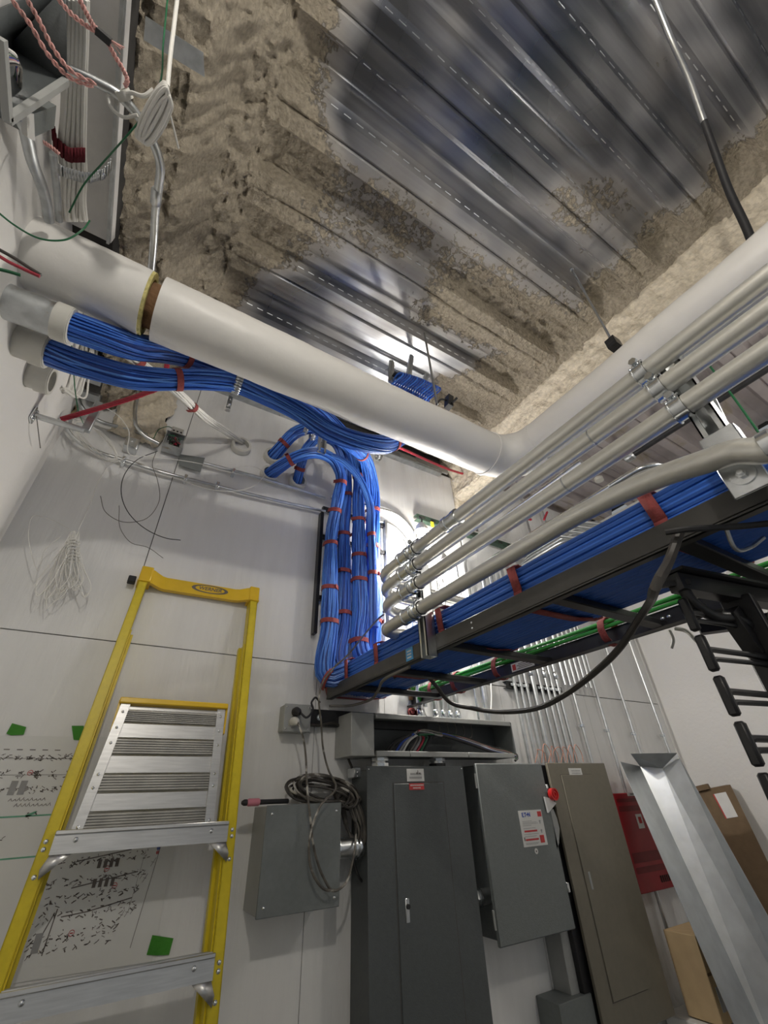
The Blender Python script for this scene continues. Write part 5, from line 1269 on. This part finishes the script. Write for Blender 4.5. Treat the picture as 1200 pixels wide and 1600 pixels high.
wire('thin_black_wire', 'thin grey-black wire looping low above the ladder cap', [at(157, 775, y=1.9), at(165, 800, y=1.9), at(190, 815, y=1.9), at(225, 812, y=1.9), at(248, 785, y=1.9), at(246, 750, y=1.9), at(238, 725, y=1.9), at(244, 706, y=1.9)], .0016, GREYW)
wire('thin_black_wire', 'thin wire trailing down to the left of the ladder cap', [at(186, 790, y=1.92), at(190, 830, y=1.92), at(205, 848, y=1.93), at(230, 855, y=1.94), at(255, 872, y=1.96)], .0014, GREYW)
wire('dark_green_wire', 'dark green wire hanging beside the left wall sleeves', [at(112, 540, y=1.5), at(115, 580, y=1.55), at(118, 615, y=1.6), at(125, 650, y=1.65), at(135, 670, y=1.7)], .002, DGREENW)
wire('dark_green_wire', 'dark green wire beside the open junction box', [at(240, 685, y=1.93), at(250, 670, y=1.93), at(265, 667, y=1.93), at(274, 674, y=1.93)], .002, DGREENW)

# ------------------------------------------------------------------ upper left corner
bx_ = -.5
c = at(45, 60, x=-.44)
root = thing('control_enclosure', 'open grey metal enclosure with wires in the upper left corner', 'electrical box', (XL, .45, 2.9))
P = [at(20, 187, x=-.47), at(103, 128, x=-.47)]
y0e, y1e = P[0].y, P[1].y + .0
yb, zb = P[0].y, P[0].z
zlow = P[0].z; 
b = MB()
lo = at(12, 188, x=-.44); hi_ = at(103, 127, x=-.44)
b.add([V((XL, lo.y, lo.z)), V((-.44, lo.y, lo.z)), V((-.44, hi_.y, hi_.z)), V((XL, hi_.y, hi_.z))], [(0, 1, 2, 3)], DGREY)
b.add([V((XL + .004, lo.y, lo.z)), V((XL + .004, hi_.y, hi_.z)), at(100, -30, x=XL + .004), at(-20, 20, x=XL + .004)], [(0, 1, 2, 3)], DGREY)
b.add([V((XL, hi_.y, hi_.z)), V((-.44, hi_.y, hi_.z)), at(101, -20, x=-.44), at(101, -20, x=XL)], [(0, 1, 2, 3)], DGREY)
o = b.build('shell', root); o.modifiers.new('t', 'SOLIDIFY').thickness = .003
b = MB(); b.obox(lo, hi_, .012, .012, LGREY); b.obox(lo, at(2, 60, x=-.44), .012, .014, LGREY); b.build('rim', root)
b = MB()
for k in range(9):
    b.tube(smooth([at(0, 70 + k * 4, x=-.46), at(14 + k * 2, 78 + k * 3, x=-.45), at(24 + k, 95 + k * 4, x=-.46), at(22 + k, 125 + k * 2, x=-.50), at(18 + k * 2, 145, x=-.52)], 5), .0028, [STICK, BLACKM, DGREENW, GREYW, BINK, PINK, STICK, BLACKM, GREYW][k], 6)
b.build('wires', root)
c = at(62, 195, x=-.50); root = thing('switch_device', 'small boxed device under the corner enclosure', 'electrical box', c)
P = [at(52, 178, x=-.47), at(52, 215, x=-.47), at(85, 200, x=-.47), at(88, 165, x=-.47)]
b = MB(); b.poly(P, GREY, .05, nrm=(-1, 0, 0)); b.build('body', root)
b = MB(); P2 = [at(42, 176, x=-.465), at(43, 214, x=-.465), at(55, 221, x=-.465), at(53, 178, x=-.465)]; b.poly(P2, STICK, .01, nrm=(-1, 0, 0)); b.build('front', root)
wire('steel_conduit', 'conduit dropping from the corner enclosure along the left wall to the pipe', [at(30, 180, x=-.49), at(38, 200, x=-.49), at(50, 250, x=-.49), at(65, 290, x=-.49), at(73, 320, x=-.49), at(76, 345, x=-.49)], .0125, GALVD, 'conduit', seg=14)
wire('steel_conduit', 'second conduit close to the white cable run by the left wall', [at(83, 240, x=-.50), at(88, 290, x=-.50), at(92, 345, x=-.50)], .009, GALVD, 'conduit', seg=12)
# white riser cables along the soffit
root = thing('white_cable_run', 'thick run of white cables along the soffit held by a steel ring hook', 'cable bundle', at(120, 100, x=-.47))
b = MB()
for k in range(22):
    u = k / 21; dz = (k % 4) * .006
    q = [at(103 + 34 * u, 0, z=3.20 - dz), at(103 + 33 * u, 60, z=3.2 - dz), at(100 + 34 * u + U(-1, 1), 120, z=3.2 - dz), at(97 + 36 * u, 180, z=3.2 - dz), at(93 + 40 * u + U(-1, 1), 235, z=3.2 - dz), at(97 + 37 * u, 270, z=3.21 - dz), at(96 + 38 * u + U(-3, 3), 310, z=3.22 - dz), at(98 + 36 * u + U(-4, 4), 345, z=3.24 - dz)]
    b.tube(smooth(q, 5), .0047, WCAB, 7)
b.build('cables', root)
b = MB(); q = smooth([at(83, 205, z=3.18), at(88, 225, z=3.17), at(105, 240, z=3.165), at(133, 243, z=3.17)], 6)
for a, c in zip(q, q[1:]): b.obox(a, c + (c - a) * .1, .026, .004, REDV, up=(0, .3, 1)) if False else b.add([a + V((0, -.018, 0)), a + V((0, .018, 0)), c + V((0, .018, 0)), c + V((0, -.018, 0))], [(0, 1, 2, 3)], mat('dark_red_velcro', (.13, .01, .018), .85, var=.1) if 'dark_red_velcro' not in MATS else MATS['dark_red_velcro'])
o = b.build('strap', root); o.modifiers.new('t', 'SOLIDIFY').thickness = .004
root = thing('cable_ring_hook', 'wide steel ring hook under the white cable run', 'cable hook', at(125, 270, z=3.14))
b = MB(); q = smooth([at(84, 248, z=3.19), at(88, 262, z=3.15), at(110, 272, z=3.13), at(140, 278, z=3.13), at(160, 272, z=3.15), at(175, 255, z=3.20)], 6)
for a, c in zip(q, q[1:]): b.add([a + V((0, -.014, 0)), a + V((0, .014, 0)), c + V((0, .014, 0)), c + V((0, -.014, 0))], [(0, 1, 2, 3)], GALV)
o = b.build('band', root); o.modifiers.new('t', 'SOLIDIFY').thickness = .0025
# EMT bending out of the corner down to the pipe joint
root = thing('steel_conduit', 'bent conduit from the corner cables down to the open pipe joint', 'conduit', at(238, 420, y=.95))
pts = [at(110, 110, z=3.13), at(150, 128, z=3.14), at(185, 148, z=3.15), at(215, 180, z=3.16), at(238, 220, z=3.17), at(250, 255, z=3.18), at(248, 290, z=3.19), at(243, 330, z=3.20), at(240, 380, z=3.21), at(236, 425, z=3.22)]
b = MB(); b.tube(smooth(pts, 8), .0115, GALV, 14); b.build('tube', root)
b = MB(); a = at(245, 295, z=3.19); c = at(243, 320, z=3.2); b.tube([a, a.lerp(c, .1), a.lerp(c, .9), c], [.012, .015, .015, .012], GALV, 14); b.build('coupling', root)
b = MB(); a = at(190, 140, z=3.14); b.ring(a, a + V((.012, .014, 0)), .018, .012, PLAST, 16); b.build('tie', root)
wire('steel_conduit', 'thin dull conduit crossing low behind the ring hook', [at(128, 345, z=3.3), at(150, 330, z=3.35), at(200, 282, z=3.5), at(215, 265, z=3.6)], .008, GALVD, 'conduit')
# coil of white cable
root = thing('white_cable_coil', 'hank of thick white cable tied beside the bent conduit', 'wire coil', at(235, 175, z=3.12))
b = MB()
for k in range(9):
    cx, cy = 236 + k * 1.3, 172 + k * 2.2; L_ = 48 - k; w_ = 8 + (k % 3) * 2
    q = []
    for i in range(13):
        a = 2 * pi * i / 12; X = w_ * cos(a); Y = L_ * sin(a); t = .48
        q.append(at(cx + X * cos(t) - Y * sin(t), cy + X * sin(t) + Y * cos(t), z=3.12 - .006 * (k % 4)))
    b.tube(smooth(q, 4), .0048, WCAB, 8)
b.build('loops', root)
b = MB(); b.tube(smooth([at(240, 140, z=3.13), at(225, 150, z=3.12), at(205, 145, z=3.13), at(190, 148, z=3.13)], 6), .0048, WCAB, 8); b.tube(smooth([at(215, 180, z=3.12), at(190, 182, z=3.12), at(172, 165, z=3.13), at(168, 145, z=3.14)], 6), .004, WCAB, 8); b.build('tail', root)
wire('white_cable', 'single white cable rising from the hank toward the foam', [at(262, 135, z=3.13), at(266, 90, z=3.2), at(272, 40, z=3.3), at(278, -10, z=3.4)], .005, WCAB, 'cable')
wire('thin_white_wire', 'thin white end hanging below the cable hank against the foam', [at(262, 165, z=3.12), at(270, 195, z=3.12), at(279, 232, z=3.12)], .0025, WCAB)
wire('dark_green_wire', 'dark green wire running up from the pipe past the white hank', [at(-5, 330, z=2.86), at(20, 350, z=2.87), at(60, 372, z=2.88), at(100, 375, z=2.9), at(130, 358, z=2.95), at(140, 345, z=3.0)], .0022, DGREENW)
wire('dark_green_wire', 'dark green wire from the ring hook up along the foam edge', [at(108, 332, z=3.1), at(130, 290, z=3.12), at(160, 255, z=3.12), at(200, 210, z=3.1), at(225, 180, z=3.12), at(250, 130, z=3.2), at(255, 70, z=3.3), at(262, -5, z=3.4)], .0022, DGREENW)
for k, (q, l_) in enumerate((([(15, -5), (45, 35), (75, 85), (105, 118), (145, 135)], 'twisted pink wire pair, lower of two crossing the white cable run'), ([(40, -5), (60, 30), (80, 70), (105, 105), (150, 132)], 'twisted pink wire pair, upper of two crossing the white cable run'), ([(88, -5), (110, 20), (135, 40), (155, 52)], 'twisted pink wire pair descending to a black splice'), ([(122, -5), (135, 20), (145, 38), (157, 52)], 'short twisted pink wire pair meeting the black splice'), ([(166, 62), (178, 85), (192, 108), (199, 125), (195, 135)], 'single twisted pink wire below the black splice'), ([(68, 222), (80, 230), (92, 240)], 'pink wire end under the switch device'))):
    wire('pink_wire_pair', l_, [at(x, y, z=2.88) for x, y in q], .0020, PINK, strands=2, spread=.0026, n=10)
q = at(162, 55, z=2.88); root = thing('wire_splice', 'black taped splice with frayed end between pink wires', 'splice', q)
b = MB(); b.obox(q + V((-.012, .0, 0)), q + V((.012, .004, 0)), .012, .010, BLACKM); b.build('tape', root)
b = MB()
for k in range(7): b.tube([q + V((.010, 0, 0)), q + V((.025 + U(-.004, .008), U(-.012, .012), U(-.006, .006)))], .0008, PINK, 5)
b.build('frayed_end', root)
for k, (q, m_, l_) in enumerate((([(-5, 388), (20, 402), (45, 418), (64, 430)], DCORD, 'dark wire end with black tip lying over the pipe, upper'), ([(-5, 398), (15, 410), (40, 422), (62, 432)], REDW, 'reddish wire end lying over the pipe, between two dark ones'), ([(-5, 420), (12, 424), (32, 430)], DGREENW, 'dark green wire end over the pipe, lowest'))):
    wire('wire_end', l_, [at(x, y, y=.60) for x, y in q], .0028, m_)
# metal angle sticking out of the foam
b = MB(); P = [at(228, 25, z=3.36), at(225, 62, z=3.36), at(320, 120, z=3.42), at(318, 82, z=3.42)]
b.poly(P, GALVD, .004, nrm=(0, 0, -1)); tag(b.build('steel_angle'), 'flat galvanised bar sticking out of the foam at upper left', 'metal bar')

# ------------------------------------------------------------------ hangers and things at the ceiling
a = at(893, 420, z=CZ + .0); c = at(958, 536, x=1.42); root = thing('pipe_hanger', 'threaded rod hanger with black clamp on the white pipe', 'hanger', c)
b = MB(); b.cyl(a, c, .0055, ZINC, 10); b.build('rod', root)
b = MB(); b.cyl(a + V((0, 0, .0)), a + V((0, 0, -.012)), .012, ZINC, 6); b.build('nut', root)
b = MB(); b.obox(c + V((0, 0, .015)), c + V((0, 0, -.035)), .04, .05, BLACK); b.ring(c + V((0, -.016, -.005)), c + V((0, .016, -.005)), .028, .018, BLACK, 16); b.build('clamp', root)
a = at(663, 520, z=CZ - .01); c = at(683, 632, y=1.02); root = thing('pipe_hanger', 'slanting rod with black clamp beside the blue slack roll', 'hanger', c)
b = MB(); b.cyl(a, c, .006, GALVD, 10); b.build('rod', root)
b = MB(); b.obox(at(700, 630, y=1.02) + V((0, 0, -.03)), at(703, 628, y=1.02) + V((0, 0, .035)), .035, .03, BLACK); b.tube(smooth([at(682, 632, y=1.02), at(690, 624, y=1.02), at(700, 626, y=1.02)], 5), .005, BLACK, 8); b.cyl(at(706, 630, y=1.0), at(714, 622, y=.98), .006, BLACK, 8); b.build('clamp', root)
for k, (px0, py0, px1, py1, l_) in enumerate(((612, 565, 611, 598, 'left galvanised strap holding the blue slack roll'), (643, 556, 638, 590, 'middle galvanised strap rising above the blue slack roll'), (667, 586, 662, 600, 'short right galvanised strap behind the blue slack roll'))):
    a = at(px0, py0, y=1.22); c = at(px1, py1, y=1.18); b = MB(); b.obox(a, c, .03, .012, GALV, up=(0, 1, 0)); b.obox(a + V((0, -.008, 0)), c + V((0, -.008, 0)), .012, .004, GALVD, up=(0, 1, 0)); tag(b.build('hanger_strap'), l_, 'strap')
a = at(1022, -5, z=CZ - .02); q = [a, at(1048, 60, z=3.86), at(1075, 120, z=3.72), at(1100, 190, z=3.56)]
q2 = [at(1100, 190, z=3.56), at(1118, 240, z=3.46), at(1140, 300, z=3.34), at(1168, 360, z=3.22), at(1190, 420, z=3.10), at(1205, 460, z=3.0)]
root = thing('drop_cable', 'long drop line, bright above and black sleeved below, hanging from the deck', 'cable', q[0])
b = MB(); b.tube(smooth(q, 6), .010, GALV, 12); b.build('bright_upper_length', root)
b = MB(); b.tube(smooth(q2, 6), [.010 + .004 * i / 30 for i in range(31)], BLACKM, 12); b.build('black_sleeve', root)
wire('thin_red_wire', 'thin red wire on the foam at the right edge', [at(1145, 318, z=3.9), at(1165, 330, z=3.9), at(1195, 350, z=3.9)], .0018, REDW)
for k, (px0, py0) in enumerate(((1105, 400), (1132, 392))):
    q = at(px0, py0, z=3.92); b = MB(); b.obox(q + V((0, 0, -.0)), q + V((.01, -.035, .01)), .02, .01, BLACK); tag(b.build('beam_clip'), 'small dark clip on the foam above the white pipe, ' + ('left' if k == 0 else 'right') + ' one', 'clip')
for k, (px0, py0) in enumerate(((1082, 266), (1060, 297), (1040, 332), (1017, 362))):
    q = at(px0, py0, z=CZ + .05); b = MB()
    for j in range(3): b.tube([q + V((U(-.02, .02), U(-.02, .02), -.01 + .01 * j)) for _ in range(4)], .0014, ZINC, 5)
    tag(b.build('wire_scrap'), 'tiny bright wire tie on the steel deck, ' + ['nearest the drop line', 'second from the drop line', 'third from the drop line', 'furthest from the drop line'][k], 'wire tie', 'wire ties on the deck')
# second bay: black pipe, grey pipe, small red lines
a = at(985, 713, x=2.75); root = thing('black_pipe', 'dusty black pipe with end fitting high in the far bay', 'pipe', a)
b = MB(); b.tube([V((2.75, a.y, a.z)), V((2.75, -1.5, a.z))], .022, BLACKM, 16); b.build('tube', root)
b = MB(); b.tube([V((2.75, a.y + .04, a.z)), V((2.75, a.y + .03, a.z)), V((2.75, a.y - .02, a.z)), V((2.75, a.y - .03, a.z))], [.026, .034, .034, .024], GALVD, 8); b.build('end_cap', root)
for k, (p0_, p1_) in enumerate((((795, 805), (830, 812)), ((855, 800), (850, 812)))):
    a = at(*p0_, y=1.6); c = at(*p1_, y=1.6); b = MB(); b.obox(a, c, .012, .012, REDW); tag(b.build('red_line'), 'short red painted line between the conduits, ' + ('left' if k == 0 else 'right') + ' one', 'pipe')
wire('steel_conduit', 'straight grey conduit in the far bay, parallel to the trapeze', [at(1120, 600, x=2.9), at(1200, 555, x=2.9)], .018, GALVD, 'conduit')
wire('dark_green_wire', 'dark green cable slanting down in the far bay', [at(1100, 560, x=2.6), at(1160, 640, x=2.6), at(1195, 690, x=2.6)], .006, DGREENW)
b = MB(); c = at(935, 747, z=3.9); b.cyl(c, c + V((0, 0, -.03)), .035, PLAST, 20); tag(b.build('ceiling_disc'), 'small round white disc on the far bay deck', 'fitting')
b = MB(); a = at(1065, 640, x=1.15); 
# trapeze behind the near strut
root = thing('trapeze_bracket', 'rounded slotted channel loop behind the near upright strut', 'bracket', at(1130, 660, x=1.0))
b = MB(); b.tube(smooth([at(1103, 620, x=1.0), at(1122, 660, x=1.0), at(1142, 700, x=1.0), at(1158, 728, x=1.0)], 6), .016, GALV, 14); b.build('arm', root)
